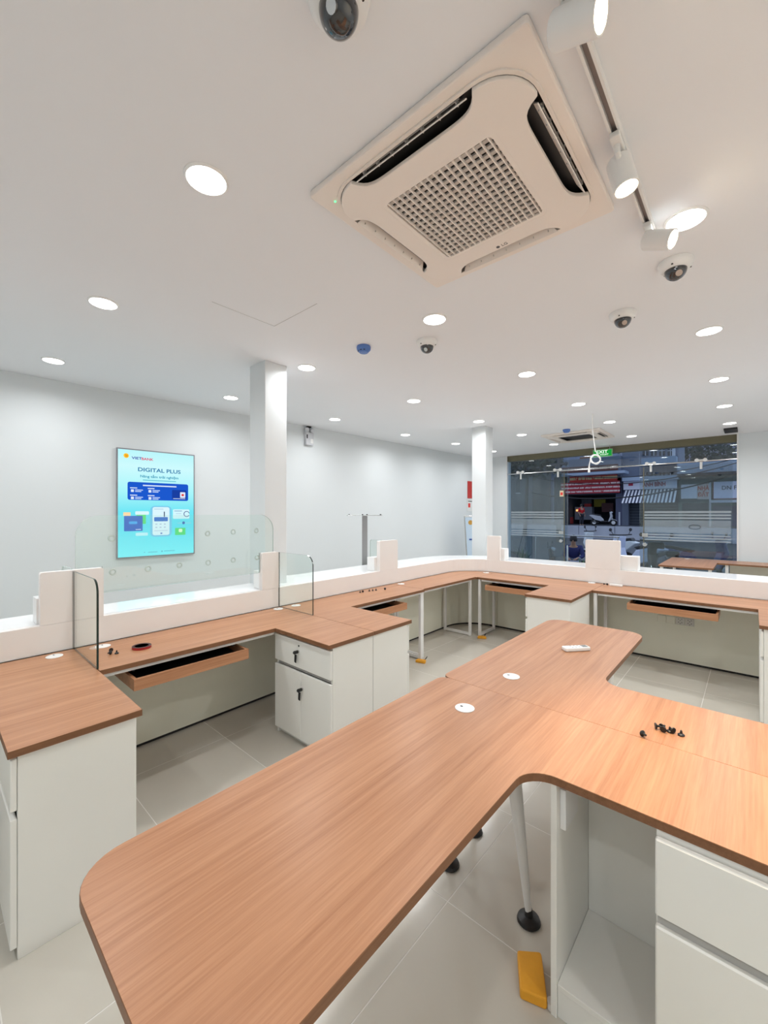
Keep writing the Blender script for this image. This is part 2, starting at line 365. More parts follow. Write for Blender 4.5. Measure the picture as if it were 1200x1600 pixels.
# ------------------------------------------------------------------ ceiling cassette air conditioners
def squircle(h, r, n=40, cut=0.0, cl=.30):
    """rounded square outline, n points per side and corner; cut = depth of the bay in each side"""
    pts = []
    for s in range(4):
        a = s * PI / 2
        def R(x, y): return (x * math.cos(a) - y * math.sin(a), x * math.sin(a) + y * math.cos(a))
        for q in range(n):                                   # the side y = -h, from left to right
            x = -(h - r) + 2 * (h - r) * q / (n - 1); d = 0
            if cut and abs(x) < cl: d = cut * (1 - (abs(x) / cl) ** 9) ** .9
            pts.append(R(x, -h + d))
        for q in range(1, 9):
            t = -PI / 2 + PI / 2 * q / 9; pts.append(R(h - r + r * math.cos(t), -(h - r) + r * math.sin(t)))
    return pts
def cassette(name, label, x, y, detailed=True):
    t = thing(name, label, 'air conditioner', (x, y, CEIL))
    k = 1.0
    MB().ring(squircle(.475, .012), squircle(.432, .16), -.028, -.0005).build('surround_frame', ACW, t, bevel=.006, world=False)
    MB().ring(squircle(.436, .155), squircle(.425, .15), -.034, -.026).build('rim_bead', ACW, t, world=False, smooth=True)
    plate_o = squircle(.423, .15, 40, .066, .272)
    rect = []
    n = 24 * 4
    inner = squircle(.262, .03)
    MB().ring(plate_o, inner, -.046, -.030).build('front_plate', ACW, t, bevel=.003, world=False)
    MB().box(-.43, .43, -.43, .43, -.006, -.001).build('cavity', BLACK, t, world=False)
    for s in range(4):
        R = Matrix.Rotation(s * PI / 2, 4, 'Z')
        lv = MB()
        lv.add([(-.225, -.392, -.010), (.225, -.392, -.010), (.25, -.416, -.044), (-.25, -.416, -.044), (-.225, -.3895, -.013), (.225, -.3895, -.013), (.25, -.4135, -.047), (-.25, -.4135, -.047)],
               [(0, 1, 2, 3), (7, 6, 5, 4), (0, 4, 5, 1), (1, 5, 6, 2), (2, 6, 7, 3), (3, 7, 4, 0)], 0, R)
        lo = lv.build('louvre', ACW, t, world=False)
        if detailed:
            rb = MB()
            rb.tube([(-.22, -.412, -.022), (.22, -.412, -.022)], .003, 6, M=R)
            for q in range(7): rb.box(-.21 + q * .07 - .0015, -.21 + q * .07 + .0015, -.418, -.400, -.036, -.014, M=R)
            rb.build('louvre_rib', ACG, lo, world=False)
    if detailed:
        NX, NY = 18, 16
        rib = MB().box(-.0025, .0025, -.246, .246, -.046, -.034).mesh('grille_rib', ACW)
        for q in range(1, NX):
            g = bpy.data.objects.new('grille_rib', rib); COL.objects.link(g); g.parent = t; g.location = (-.263 + .526 * q / NX, 0, 0)
        sl = MB().box(-.262, .262, -.008, .008, -.037, -.029).mesh('grille_slat', ACG)
        for q in range(NY):
            g = bpy.data.objects.new('grille_slat', sl); COL.objects.link(g); g.parent = t; g.location = (0, -.246 + .492 * (q + .62) / NY, 0)
        ring = MB().ring(squircle(.264, .03), squircle(.246, .02), -.0455, -.036); ring.build('grille_border', ACW, t, world=False)
        FACE_DN = Matrix(((-1, 0, 0, 0), (0, 1, 0, 0), (0, 0, -1, 0), (0, 0, 0, 1)))
        FD = Matrix.Translation((.022, .335, -.0462)) @ Matrix.Rotation(0, 4, 'Z') @ Matrix(((1, 0, 0, 0), (0, -1, 0, 0), (0, 0, -1, 0), (0, 0, 0, 1)))
        gm = mat('emblem_dark', (.10, .09, .09), .5)
        text('LG', .026, gm, t, FD, 'lettering')
        MB().lathe([(0, -.0468), (.009, -.0468), (.009, -.046), (0, -.046)], 16, (-.012, .335, 0)).build('round_emblem', gm, t, world=False)
        MB().lathe([(0, -.031), (.004, -.031), (.004, -.027), (0, -.027)], 10, (-.408, -.389, 0)).build('status_light', emit_mat('green_led', (.1, 1, .25), 3), t, world=False)
    return t
cassette('ceiling_air_conditioner', 'large square ceiling air conditioner with grille and open louvres beside track lamps', -.93, 1.575)
cassette('ceiling_air_conditioner', 'small-looking ceiling air conditioner far away in front of the shop window', -2.29, 7.70, False)

# ------------------------------------------------------------------ track rail and three track spots
TX = -.36
t = thing('track_rail', 'white ceiling track rail carrying three spot lamps', 'track rail', (TX, 1.6, CEIL))
MB().box(TX - .017, TX - .009, .62, 2.36, CEIL - .030, CEIL).box(TX + .009, TX + .017, .62, 2.36, CEIL - .030, CEIL).box(TX - .009, TX + .009, .62, 2.36, CEIL - .008, CEIL).build('rail', METALW, t)
MB().box(TX - .009, TX + .009, .62, 2.36, CEIL - .012, CEIL - .008).build('conductor_strip', mat('rail_slot_grey', (.30, .26, .25), .5), t)
MB().box(TX - .018, TX + .018, 2.36, 2.40, CEIL - .032, CEIL).build('end_cap', METALW, t, bevel=.003)
SPOT_LENS = emit_mat('spot_lens', (1.0, .80, .52), 22)
def track_spot(y, cx, cy, cz, d, label, cone=78, gain=1.0):
    d = Vector(d).normalized(); t = thing('track_spotlight', label, 'spotlight', (TX, y, CEIL - .031), 0, 'track spots')
    c = Vector((cx, cy, cz)); Q = d.to_track_quat('Z', 'Y').to_matrix().to_4x4(); M = Matrix.Translation(c) @ Q
    MB().lathe([(0, -.062), (.034, -.062), (.041, -.056), (.042, -.05), (.042, .062), (.037, .062), (.036, .045), (0, .045)], 28, M=M).build('lamp_body', PLW, t, smooth=True)
    MB().lathe([(0, .0455), (.0355, .0455), (.0355, .056), (0, .056)], 24, M=M).build('lens', SPOT_LENS, t, smooth=True)
    MB().box(TX - .0165, TX + .0165, y - .045, y + .045, CEIL - .052, CEIL - .031).build('track_adapter', METALW, t, bevel=.004)
    MB().tube([(TX, y, CEIL - .05), (TX, y, CEIL - .075), tuple(c + d * -.02)], .010, 10).build('swivel_arm', METALW, t, smooth=True)
    ld = bpy.data.lights.new('spot_light', 'SPOT'); ld.energy = SPOT_W * 4 * gain; ld.color = (1, .80, .52); ld.spot_size = math.radians(cone); ld.spot_blend = .9; ld.shadow_soft_size = .035
    lo = bpy.data.objects.new('spot_light', ld); COL.objects.link(lo); lo.parent = t
    lo.matrix_local = local_matrix(t).inverted() @ Matrix.Translation(c + d * .066) @ (-d).to_track_quat('Z', 'Y').to_matrix().to_4x4()
track_spot(1.16, -.336, 1.116, 2.815, (.92, .0, -.33), 'white cylindrical track spot at the top edge, largest of three')
track_spot(1.66, -.355, 1.715, 2.805, (.22, -.02, -.97), 'white cylindrical track spot pointing down, middle of three', 56, 1.5)
track_spot(2.26, -.317, 2.235, 2.805, (.87, -.15, -.42), 'white cylindrical track spot at rail end near the dome cameras')

# ------------------------------------------------------------------ dome cameras, smoke detectors, emergency light, exit sign, cable
DOME = mat('smoked_dome', (.02, .02, .024), .05, coat=1.0)
def dome_cam(x, y, label):
    t = thing('dome_camera', label, 'camera', (x, y, CEIL), 0, 'ceiling dome cameras')
    MB().lathe([(0, 0), (.082, 0), (.084, -.006), (.078, -.03), (.060, -.045), (.05, -.047), (0, -.047)], 32).build('housing', PLW, t, smooth=True, world=False)
    pr = [(.053 * math.cos(a), -.045 - .053 * math.sin(a)) for a in [i * PI / 2 / 10 for i in range(11)]]
    MB().lathe([(0, -.044)] + pr[:-1] + [(.002, -.098)], 28).build('dome_cover', DOME, t, smooth=True, world=False)
    MB().lathe([(0, .0), (.013, 0), (.016, .012), (0, .012)], 14, M=Matrix.Translation((.02, -.035, -.078)) @ Matrix.Rotation(2.2, 4, 'X')).build('lens', CHROME, t, smooth=True, world=False)
    for a in (.4, 2.5, 4.6): MB().lathe([(0, -.002), (.005, -.002), (.005, .004), (0, .004)], 8, (.068 * math.cos(a), .068 * math.sin(a), -.038)).build('screw_hole', BLACK, t, world=False)
dome_cam(-.815, .735, 'white dome camera cut by the top edge, nearest of four')
dome_cam(-.31, 2.74, 'white dome camera beside the last track spot')
dome_cam(-.66, 3.20, 'white dome camera between the track lamps and far air conditioner')
dome_cam(-1.93, 2.68, 'white dome camera close to the blue smoke detector')
def smoke(x, y, label):
    t = thing('smoke_detector', label, 'smoke detector', (x, y, CEIL), 0, 'blue smoke detectors')
    bl = mat('blue_plastic_cover', (.10, .21, .55), .45)
    MB().lathe([(0, 0), (.055, 0), (.058, -.01), (.056, -.03), (.035, -.052), (0, -.054)], 24).build('cover', bl, t, smooth=True, world=False)
    for a in (-1.9, -1.3, -.7, -2.5): MB().box(.038, .048, -.007, .007, -.043, -.036, M=Matrix.Rotation(a, 4, 'Z')).build('vent_slot', BLACK, t, world=False)
smoke(-2.38, 2.42, 'blue smoke detector left of a dome camera')
smoke(-2.26, 7.02, 'blue smoke detector beside the far air conditioner')
EG = mat('grey_white_casing', (.62, .63, .66), .4)
t = thing('emergency_light', 'white twin-head emergency light high on the left wall', 'emergency light', (wx(4.07), 4.07, 2.63), WALL_RZ)
MB().box(.001, .06, -.075, .075, .0, .20).build('casing', EG, t, bevel=.008, world=False)
for s in (-1, 1):
    MB().lathe([(0, -.03), (.034, -.03), (.04, .0), (.03, .02), (0, .02)], 16, M=Matrix.Translation((.05, s * .05, .235)) @ Matrix.Rotation(PI / 2 + .3, 4, 'Y')).build('lamp_head', EG, t, smooth=True, world=False)
MB().box(.06, .063, .01, .06, .03, .10).build('label_plate', PLW, t, world=False)
MB().box(.06, .062, -.065, -.045, .10, .16).build('switch', BLACK, t, world=False)
MB().box(.0, .05, -.03, .03, .275, .298).build('bracket', DARKGAP, t, world=False)

t = thing('exit_sign', 'green EXIT sign hanging under the window head', 'sign', (-1.98, 9.2, 2.72))
e0 = at(926.5, 712, 9.2); e1 = at(957, 698, 9.2)
ex0, ex1 = e0.x, e1.x; ez0, ez1 = 2.705, 2.855
MB().box(ex0, ex1, 9.19, 9.215, ez0, ez1).build('casing', mat('sign_edge', (.30, .62, .32), .4), t, bevel=.003)
MB().box(ex0 + .015, ex1 - .015, 9.186, 9.19, ez0 + .015, ez1 - .015).build('face', emit_mat('sign_green', (.012, .33, .045), 1.0), t)
SW = emit_mat('sign_white', (.85, 1, .9), 1.1)
xm = (ex0 + ex1) / 2 - .01; Wt = local_matrix(t).inverted()
text('EXIT', .085, SW, t, Wt @ Matrix.Translation((xm, 9.184, ez0 + .098)) @ ON_NY, width=.21, bold=.02)
text('LỐI THOÁT', .045, SW, t, Wt @ Matrix.Translation((xm, 9.184, ez0 + .042)) @ ON_NY, width=.24, bold=.01)
MB().tube([(ex0 + .05, 9.2, ez1), (ex0 + .05, 9.2, CEIL)], .004, 6).tube([(ex1 - .05, 9.2, ez1), (ex1 - .05, 9.2, CEIL)], .004, 6).build('hanger', CHROME, t)
t = thing('hanging_cable', 'white cable hanging from the ceiling, coiled at its end', 'cable', (-1.64, 6.17, CEIL))
zc = 2.30; pts = [(-1.64, 6.17, CEIL), (-1.645, 6.17, 2.75), (-1.62, 6.16, 2.55), (-1.60, 6.15, 2.40)]
MB().tube(pts, .007, 8).build('cable', PLW, t, smooth=True)
cp = []
for q in range(60):
    a = q / 60 * 2 * PI * 3; r = .062 + .008 * math.sin(q * .7); cp.append((-1.60 + r * math.cos(a) * .75, 6.15 + r * math.cos(a) * .66 + .004 * (q // 20), zc + r * math.sin(a)))
MB().tube(cp, .007, 6).build('coil', PLW, t, smooth=True)
MB().tube([(-1.645, 6.11, 2.32), (-1.665, 6.10, 2.22), (-1.667, 6.10, 2.17)], [.007, .007, .013], 8).tube([(-1.667, 6.10, 2.18), (-1.668, 6.10, 2.12)], .014, 10).build('connector', METALW, t, smooth=True)
o = MB().box(-.34, -.17, 8.62, 9.0, CEIL - .03, CEIL).build('ceiling_vent', BLACK, None, bevel=.004); tag(o, 'black ceiling vent at the right end of the window', 'vent')

# ------------------------------------------------------------------ the teller counter
def xin(Y): return -3.035 - .018 * (Y - .3)          # staff-side face of the counter along the left leg
RY = 5.25; AC_R = .43
ARC_C = (xin(4.8) + AC_R, RY - AC_R)
def cpath(off, y0=-1.0, y1=None, x1=1.75, x0=None, arc=True, n=14):
    """counter line shifted off metres towards the customers"""
    p = []
    if y0 is not None:
        p.append((xin(y0) - off, y0)); p.append((xin(y1 if y1 is not None else ARC_C[1]) - off, y1 if y1 is not None else ARC_C[1]))
    if arc:
        for q in range(1, n + 1):
            a = PI - PI / 2 * q / n; p.append((ARC_C[0] + (AC_R + off) * math.cos(a), ARC_C[1] + (AC_R + off) * math.sin(a)))
    if x1 is not None:
        if x0 is not None: p.append((x0, RY + off))
        p.append((x1, RY + off))
    return p
def strip(a, b, **k): return cpath(a, **k) + cpath(b, **k)[::-1]
t = thing('teller_counter', 'long white L-shaped teller counter body with rounded corner', 'counter', (-3.2, 2.5, 0))
segs = [dict(y0=-1.0, y1=.61, arc=False, x1=None), dict(y0=.613, y1=2.07, arc=False, x1=None), dict(y0=2.073, y1=3.57, arc=False, x1=None), dict(y0=3.573, y1=None, arc=True, x1=-2.60), dict(y0=None, arc=False, x0=-2.597, x1=-1.258), dict(y0=None, arc=False, x0=-1.255, x1=1.75)]
for s in segs: MB().prism(strip(.0, .03, **s), .022, .724).build('back_panel', GREYP, t)
MB().prism(strip(.012, .05), .0, .022).build('plinth', DARKGAP, t)
MB().prism(strip(.0, .05), .752, .914).build('backsplash', SPLASH, t)
MB().prism(strip(.002, .012), .7505, .756).build('backsplash_bead', PLW, t)
def outer_path(d0, d1):
    return [(xin(-1.0) - d0, -1.0), (xin(2.04) - d0, 2.041), (-3.2435, 2.041), (-3.2435, 2.279), (xin(2.28) - d1, 2.279)] + cpath(d1, y0=2.6)[0:]   # notched round the column
MB().prism(strip(.24, .27, y0=-1.0, y1=2.04, arc=False, x1=None), .0, .88).build('front_panel', WHITE, t); MB().prism(strip(.24, .27, y0=2.28), .0, .88).build('front_panel', WHITE, t)
ledge = MB().prism(cpath(.051) + outer_path(.395, .52)[::-1], .884, .914).build('counter_ledge', STONE, None, bevel=.003)
tag(ledge, 'glossy white stone ledge running along the whole counter top', 'counter top')

# dividing blocks on the ledge
def block_left(y0, y1, ztop, label, step=None, rad=.012):
    xm = xin((y0 + y1) / 2); t = thing('divider_block', label, 'divider', (xm - .02, (y0 + y1) / 2, .915), 0, 'white divider blocks')
    MB().prism(fillet([(y0, .915, 0), (y1, .915, 0), (y1, ztop, rad), (y0, ztop, rad)]), xm - .048, xm - .0005, 'x').build('board', SPLASH, t)
    s = step or (y0 - .03, y1 + .0)
    MB().box(xm - .16, xm - .0485, s[0], s[1], .915, 1.065).build('stepped_base', PLW, t, bevel=.002)
def block_right(x0, x1, ztop, label, sx0, sx1, rad=.012):
    t = thing('divider_block', label, 'divider', ((x0 + x1) / 2, RY + .03, .915), 0, 'white divider blocks')
    MB().prism(fillet([(x0, .915, 0), (x1, .915, 0), (x1, ztop, rad), (x0, ztop, rad)]), RY + .0005, RY + .048, 'y').build('board', SPLASH, t)
    MB().box(sx0, sx1, RY + .0485, RY + .18, .915, 1.075).build('stepped_base', PLW, t, bevel=.002)
block_left(.455, .765, 1.218, 'white divider block crossed by the black-edged glass fin', (.445, .70))
block_left(1.905, 2.068, 1.226, 'white divider block at the right end of the large glass screen', (1.92, 2.044))
block_left(3.405, 3.715, 1.250, 'white divider block right of the T-shaped steel stand', (3.365, 3.62))
block_right(-2.755, -2.565, 1.248, 'narrow white divider block on the rounded corner by the far column', -2.74, -2.52)
block_right(-1.475, -1.112, 1.248, 'wide white divider block in front of the street doorway', -1.46, -.945)

def pane(name, poly, a0, a1, axis, label, edge=GEDGE, group=None):
    """upright glass sheet with polished edges; outline in the plane, thickness a0..a1"""
    us = [p[0] for p in poly]; c = (sum(us) / len(us)); z0 = min(p[1] for p in poly); am = (a0 + a1) / 2
    t = thing(name, label, 'glass screen', {'x': (am, c, z0), 'y': (c, am, z0)}[axis], 0, group)
    MB().prism(poly, a0, a1, axis, side=1, cap=0).build('glass_sheet', [GLASS, edge], t)
    return t
pane('glass_divider', fillet([(xin(.61) + .001, .7515, 0), (-2.535, .7515, 0), (-2.535, 1.212, .07), (xin(.61) + .001, 1.212, 0)], 8), .606, .616, 'y', 'upright clear glass fin with black front edge on the nearest teller desk', group='glass fins between teller desks')
pane('glass_fin', fillet([(xin(.61) - .30, 1.067, 0), (xin(.61) - .162, 1.067, 0), (xin(.61) - .05, 1.067, 0), (xin(.61) - .05, 1.222, 0), (xin(.61) - .30, 1.222, .05)], 6), .606, .616, 'y', 'short glass fin behind the leftmost divider block', GEDGE_L)
g = pane('glass_divider', fillet([(xin(2.07) + .001, .7515, 0), (-2.60, .7515, 0), (-2.60, 1.222, .08), (xin(2.07) + .001, 1.222, 0)], 8), 2.066, 2.076, 'y', 'upright clear glass fin on the desk beside the white column', group='glass fins between teller desks')
pane('glass_fin', fillet([(xin(3.56) - .34, .9155, 0), (xin(3.56) - .165, .9155, 0), (xin(3.56) - .165, 1.245, 0), (xin(3.56) - .34, 1.245, .03)], 6), 3.60, 3.61, 'y', 'short glass fin behind the divider block by the T-shaped stand', GEDGE_L)
sx = xin(1.3) - .056
gs = pane('glass_screen', fillet([(.772, 1.05, 0), (1.900, 1.058, 0), (1.900, 1.2285, 0), (2.035, 1.2285, 0), (2.035, 1.548, .13), (.632, 1.548, .13), (.632, 1.2205, 0), (.772, 1.2205, 0)], 8), sx, sx + .010, 'x', 'large glass screen with speaking holes in front of the poster', GEDGE_L)
HOLE = mat('hole_rim', (.62, .70, .68), .2)
for row in ([(174, 841), (324, 833.5), (364, 831), (400, 829)], [(176, 893.5), (231, 888.5), (280, 883), (325, 879), (364, 875), (401, 871)]):
    for px, py in row:
        d = FV + RV * ((px - 600) / FPX) + Vector((0, 0, 1)) * ((HOR - py) / FPX); k = sx / d.x; y, z = d.y * k, EYE + d.z * k
        MB().tube([(sx + .005, y + .017 * math.cos(q * PI / 8), z + .017 * math.sin(q * PI / 8)) for q in range(16)], .0055, 6, closed=True).build('speaking_hole', HOLE, gs, smooth=True)

# ------------------------------------------------------------------ teller desks
def desktop(poly, parent, z1=.75, th=.026, wd=WOOD_Y):
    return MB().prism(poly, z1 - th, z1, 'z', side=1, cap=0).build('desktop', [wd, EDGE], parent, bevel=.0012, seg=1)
def grommet(x, y, parent, z=.75):
    o = MB().lathe([(0, .0003), (.04, .0003), (.04, .003), (.036, .0045), (0, .0045)], 28, (x, y, z)).build('cable_grommet', PLW, parent, smooth=True)
    MB().box(x - .020, x - .010, y - .004, y + .003, z + .0042, z + .0055).build('cable_slot', BLACK, o)
def tray(x0, x1, y0, y1, parent, front, wd):
    """sliding wooden keyboard tray; front = '+x' or '-y'"""
    z0, z1 = .612, .674  # black mat, back and runners also carry the painted shadow inside the tray
    o = MB().box(x0, x1, y0, y1, z0, z0 + .016).build('keyboard_tray', wd, parent)
    if front == '+x':
        MB().box(x1 - .016, x1, y0, y1, z0 + .0161, z1).build('tray_front', wd, o); MB().box(x0 + .015, x1 - .017, y0 + .017, y1 - .017, z0 + .0161, z0 + .019).build('tray_mat_shade', BLACK, o)
        MB().box(x0, x1 - .0161, y0, y0 + .016, z0 + .0161, z1).build('tray_side', wd, o); MB().box(x0, x1 - .0161, y1 - .016, y1, z0 + .0161, z1).build('tray_side', wd, o)
        MB().box(x0, x0 + .014, y0 + .0161, y1 - .0161, z0 + .0161, z1 + .044).build("tray_back_shade", DARKGAP, o)
        MB().box(x0, x1 - .13, y0 + .03, y0 + .045, z1 + .001, .7235).build('runner', DARKGAP, o); MB().box(x0, x1 - .13, y1 - .045, y1 - .03, z1 + .001, .7235).build('runner', DARKGAP, o)
    else:
        MB().box(x0, x1, y0, y0 + .016, z0 + .0161, z1).build('tray_front', wd, o); MB().box(x0 + .017, x1 - .017, y0 + .017, y1 - .015, z0 + .0161, z0 + .019).build('tray_mat_shade', BLACK, o)
        MB().box(x0, x0 + .016, y0 + .0161, y1, z0 + .0161, z1).build('tray_side', wd, o); MB().box(x1 - .016, x1, y0 + .0161, y1, z0 + .0161, z1).build('tray_side', wd, o)
        MB().box(x0 + .0161, x1 - .0161, y1 - .014, y1, z0 + .0161, z1 + .044).build("tray_back_shade", DARKGAP, o)
        MB().box(x0 + .03, x0 + .045, y0 + .13, y1, z1 + .001, .7235).build('runner', DARKGAP, o); MB().box(x1 - .045, x1 - .03, y0 + .13, y1, z1 + .001, .7235).build('runner', DARKGAP, o)
def loop_frame(parent, ax, fixed, a0, a1, w=.03):
    """white tube loop under a desk: post at a0 (front), rail on the floor, post at a1 (back)"""
    m_ = MB()
    def bx(u0, u1, z0, z1):
        if ax == 'x': m_.box(min(u0, u1), max(u0, u1), fixed - w / 2, fixed + w / 2, z0, z1)
        else: m_.box(fixed - w / 2, fixed + w / 2, min(u0, u1), max(u0, u1), z0, z1)
    s = 1 if a1 > a0 else -1
    bx(a0, a0 + s * w, .004, .722); bx(a1 - s * w, a1, .004, .722); bx(a0 + s * w, a1 - s * w, .010, .010 + w); bx(a0 + s * w, a1 - s * w, .692, .722)
    return m_.build('leg_frame', METALW, parent, bevel=.002)
def socket_plate(x, y, z, parent, face, holes=True, w=.075, h=.075):
    m_ = MB(); k = MB()
    if face == '+x':
        m_.box(x, x + .008, y - w / 2, y + w / 2, z - h / 2, z + h / 2)
        for dy, dz in ((-.014, .012), (.014, .012), (0, -.008), (-.014, -.022), (.014, -.022)): k.box(x + .008, x + .009, y + dy - .003, y + dy + .003, z + dz - .004, z + dz + .004)
    else:
        m_.box(x - w / 2, x + w / 2, y - .008, y, z - h / 2, z + h / 2)
        for dx, dz in ((-.014, .02), (.014, .02), (0, .008), (-.014, -.012), (.014, -.012), (0, -.024)): k.box(x + dx - .003, x + dx + .003, y - .009, y - .008, z + dz - .004, z + dz + .004)
    o = m_.build('socket_plate', GREYP if not holes else mat('plate_grey_white', (.66, .65, .60), .4), parent, bevel=.002)
    if holes: k.build('socket_holes', BLACK, o)
    return o
G_ = .0012
# desk 0, nearest on the left
t = thing('teller_desk', 'wood-topped teller desk at the left edge, left of the black-edged glass', 'desk', (-2.8, .3, 0), 0, 'teller desks along the counter')
desktop([(xin(-1.0) + .012, -1.0), (-2.52, -1.0), (-2.52, .195), (-1.88, .195), (-1.88, .611 - G_), (xin(.61) + .012, .611 - G_)], t)
MB().box(-2.55, -2.53, -.98, .20, .703, .7235).build('apron_rail', METALW, t)
grommet(-2.945, .503, t); loop_frame(t, 'x', -.6, -2.56, -2.95)
# desk 1
t = thing('teller_desk', 'wood-topped teller desk holding the red tape roll', 'desk', (-2.8, 1.3, 0), 0, 'teller desks along the counter')
desktop([(xin(.61) + .012, .611 + G_), (-2.505, .611 + G_), (-2.505, 1.662), (-1.93, 1.662), (-1.93, 2.071 - G_), (xin(2.07) + .012, 2.071 - G_)], t)
MB().box(-2.545, -2.525, .62, 1.665, .703, .7235).build('apron_rail', METALW, t)
tray(-2.80, -2.452, .755, 1.425, t, '+x', WOOD_Y)
grommet(-2.948, .738, t); grommet(-2.99, 2.012, t)
sp_ = socket_plate(xin(1.1) + .001, 1.12, .42, t, '+x', False, .12, .08)
MB().box(xin(1.1) + .009, xin(1.1) + .0105, 1.08, 1.12, .425, .45).build('yellow_sticker', mat('yellow_sticker', (.75, .65, .10), .6), sp_)
# desk 2
t = thing('teller_desk', 'wood-topped teller desk right of the glass fin by the column', 'desk', (-2.8, 2.9, 0), 0, 'teller desks along the counter')
desktop([(xin(2.07) + .012, 2.071 + G_), (-1.93, 2.071 + G_), (-1.93, 2.485), (-2.60, 2.485), (-2.60, 3.571 - G_), (xin(3.57) + .012, 3.571 - G_)], t)
MB().box(-2.64, -2.62, 2.50, 3.53, .703, .7235).build('apron_rail', METALW, t)
tray(-2.92, -2.545, 2.56, 3.20, t, '+x', WOOD_Y)
grommet(-2.985, 2.19, t); loop_frame(t, 'x', 3.549, -2.625, -3.02)
socket_plate(xin(3.3) + .001, 3.36, .52, t, '+x', True, .13, .12)
# corner desk
t = thing('corner_desk', 'wood-topped corner desk with rounded back under the curved counter', 'desk', (-2.9, 4.6, 0))
arc_in = [(ARC_C[0] + (AC_R - .012) * math.cos(PI - PI / 2 * q / 12), ARC_C[1] + (AC_R - .012) * math.sin(PI - PI / 2 * q / 12)) for q in range(13)]
desktop([(xin(3.57) + .012, 3.571 + G_), (-2.625, 3.571 + G_), (-2.625, 4.69 - G_), (-2.60 - G_, 4.69 - G_), (-2.60 - G_, RY - .012)] + arc_in[::-1], t)
MB().box(-2.665, -2.645, 3.61, 4.63, .703, .7235).build('apron_rail', METALW, t)
loop_frame(t, 'x', 3.591, -2.64, -3.02); loop_frame(t, 'x', 4.655, -2.665, -3.07)
grommet(-3.0, 3.66, t); grommet(-2.70, 5.12, t)
# desk 3
t = thing('teller_desk', 'wood-topped teller desk between the rounded corner and single pedestal', 'desk', (-1.9, 4.9, 0), 0, 'teller desks along the counter')
desktop([(-2.60 + G_, 4.70), (-1.705, 4.70), (-1.705, 4.035), (-1.2555 - G_, 4.035), (-1.2555 - G_, RY - .012), (-2.60 + G_, RY - .012)], t, wd=WOOD_X)
MB().box(-2.55, -1.72, 4.715, 4.735, .703, .7235).build('apron_rail', METALW, t)
tray(-2.46, -1.76, 4.635, 4.98, t, '-y', WOOD_X)
loop_frame(t, 'y', -2.58, 4.71, 5.12); grommet(-1.39, 5.19, t)
# desk 4
t = thing('teller_desk', 'wood-topped teller desk below the wide divider block on the right', 'desk', (-.4, 4.9, 0), 0, 'teller desks along the counter')
desktop([(-1.2555 + G_, 4.70), (.04, 4.70), (.04, 4.035), (.485, 4.035), (.485, RY - .012), (-1.2555 + G_, RY - .012)], t, wd=WOOD_X)
MB().box(-1.205, .05, 4.715, 4.735, .703, .7235).build('apron_rail', METALW, t)
tray(-.92, -.22, 4.635, 4.98, t, '-y', WOOD_X)
loop_frame(t, 'y', -1.228, 4.71, 5.14); grommet(-1.16, 5.195, t)
for k in range(4): socket_plate(-.715 + k * .08, RY - .0005, .44, t, '-y', k > 1)

# pedestal cabinets under the returns of the desks
def key_set(x, z, parent):
    o = MB().lathe([(0, 0), (.009, 0), (.009, .008), (0, .008)], 14, M=Matrix.Translation((x, -.021, z)) @ Matrix.Rotation(PI / 2, 4, 'X')).build('lock', CHROME, parent, smooth=True, world=False)
    MB().box(x - .004, x + .004, -.052, -.029, z - .010, z + .010).lathe([(0, -.005), (.011, -.005), (.011, .005), (0, .005)], 12, M=Matrix.Translation((x, -.055, z)) @ Matrix.Rotation(PI / 2, 4, 'Y')).build('key', BLACK, o, world=False)
    MB().add([(x - .022, -.040, z - .022), (x - .004, -.040, z - .02), (x - .010, -.040, z - .075), (x - .024, -.040, z - .07), (x - .022, -.034, z - .022), (x - .004, -.034, z - .02), (x - .010, -.034, z - .075), (x - .024, -.034, z - .07)],
             [(0, 1, 2, 3), (7, 6, 5, 4), (0, 4, 5, 1), (1, 5, 6, 2), (2, 6, 7, 3), (3, 7, 4, 0)]).build('key_fob', BLACK, o, world=False)
def pedestal(name, loc, rz, w, d, label, doors=2, keys=True, group='white pedestal cabinets under the desks'):
    t = thing(name, label, 'cabinet', loc, rz, group); h = .7232
    MB().box(-w / 2, -w / 2 + .018, .0, d, .0, h).box(w / 2 - .018, w / 2, .0, d, .0, h).box(-w / 2 + .018, w / 2 - .018, .012, d, .05, .068).box(-w / 2 + .018, w / 2 - .018, .012, d, h - .018, h).box(-w / 2 + .018, w / 2 - .018, d - .012, d, .068, h - .018).build('carcass', WHITE, t, bevel=.001, world=False, seg=1)
    MB().box(-w / 2 + .018, w / 2 - .018, .02, .036, .0, .05).build('plinth', WHITE, t, world=False)
    MB().box(-w / 2 + .018, w / 2 - .018, .004, .012, .495, .522).build('finger_gap', mat('gap_grey', (.45, .44, .42), .6), t, world=False)
    dr = MB().box(-w / 2, w / 2, -.02, -.001, .522, .705).build('drawer_front', WHITE, t, bevel=.004, world=False)
    if keys: key_set(-.02, .635, dr); MB().lathe([(0, 0), (.006, 0), (.006, .002), (0, .002)], 10, M=Matrix.Translation((-.02, -.0205, .672)) @ Matrix.Rotation(PI / 2, 4, 'X')).build('keyhole', BLACK, dr, world=False)
    for k in range(doors):
        ww = w / doors; a = -w / 2 + k * ww
        dd = MB().box(a + (.0008 if k else 0), a + ww - (.0008 if k < doors - 1 else 0), -.02, -.001, .045, .494).build('door_front', WHITE, t, bevel=.003, world=False)
        if keys and k == 1: key_set(a + .022, .395, dd)
    return t
pedestal('pedestal_cabinet', (-2.212, .225, 0), 0, .60, .372, 'white pedestal cabinet at the left edge, its plain side facing us')
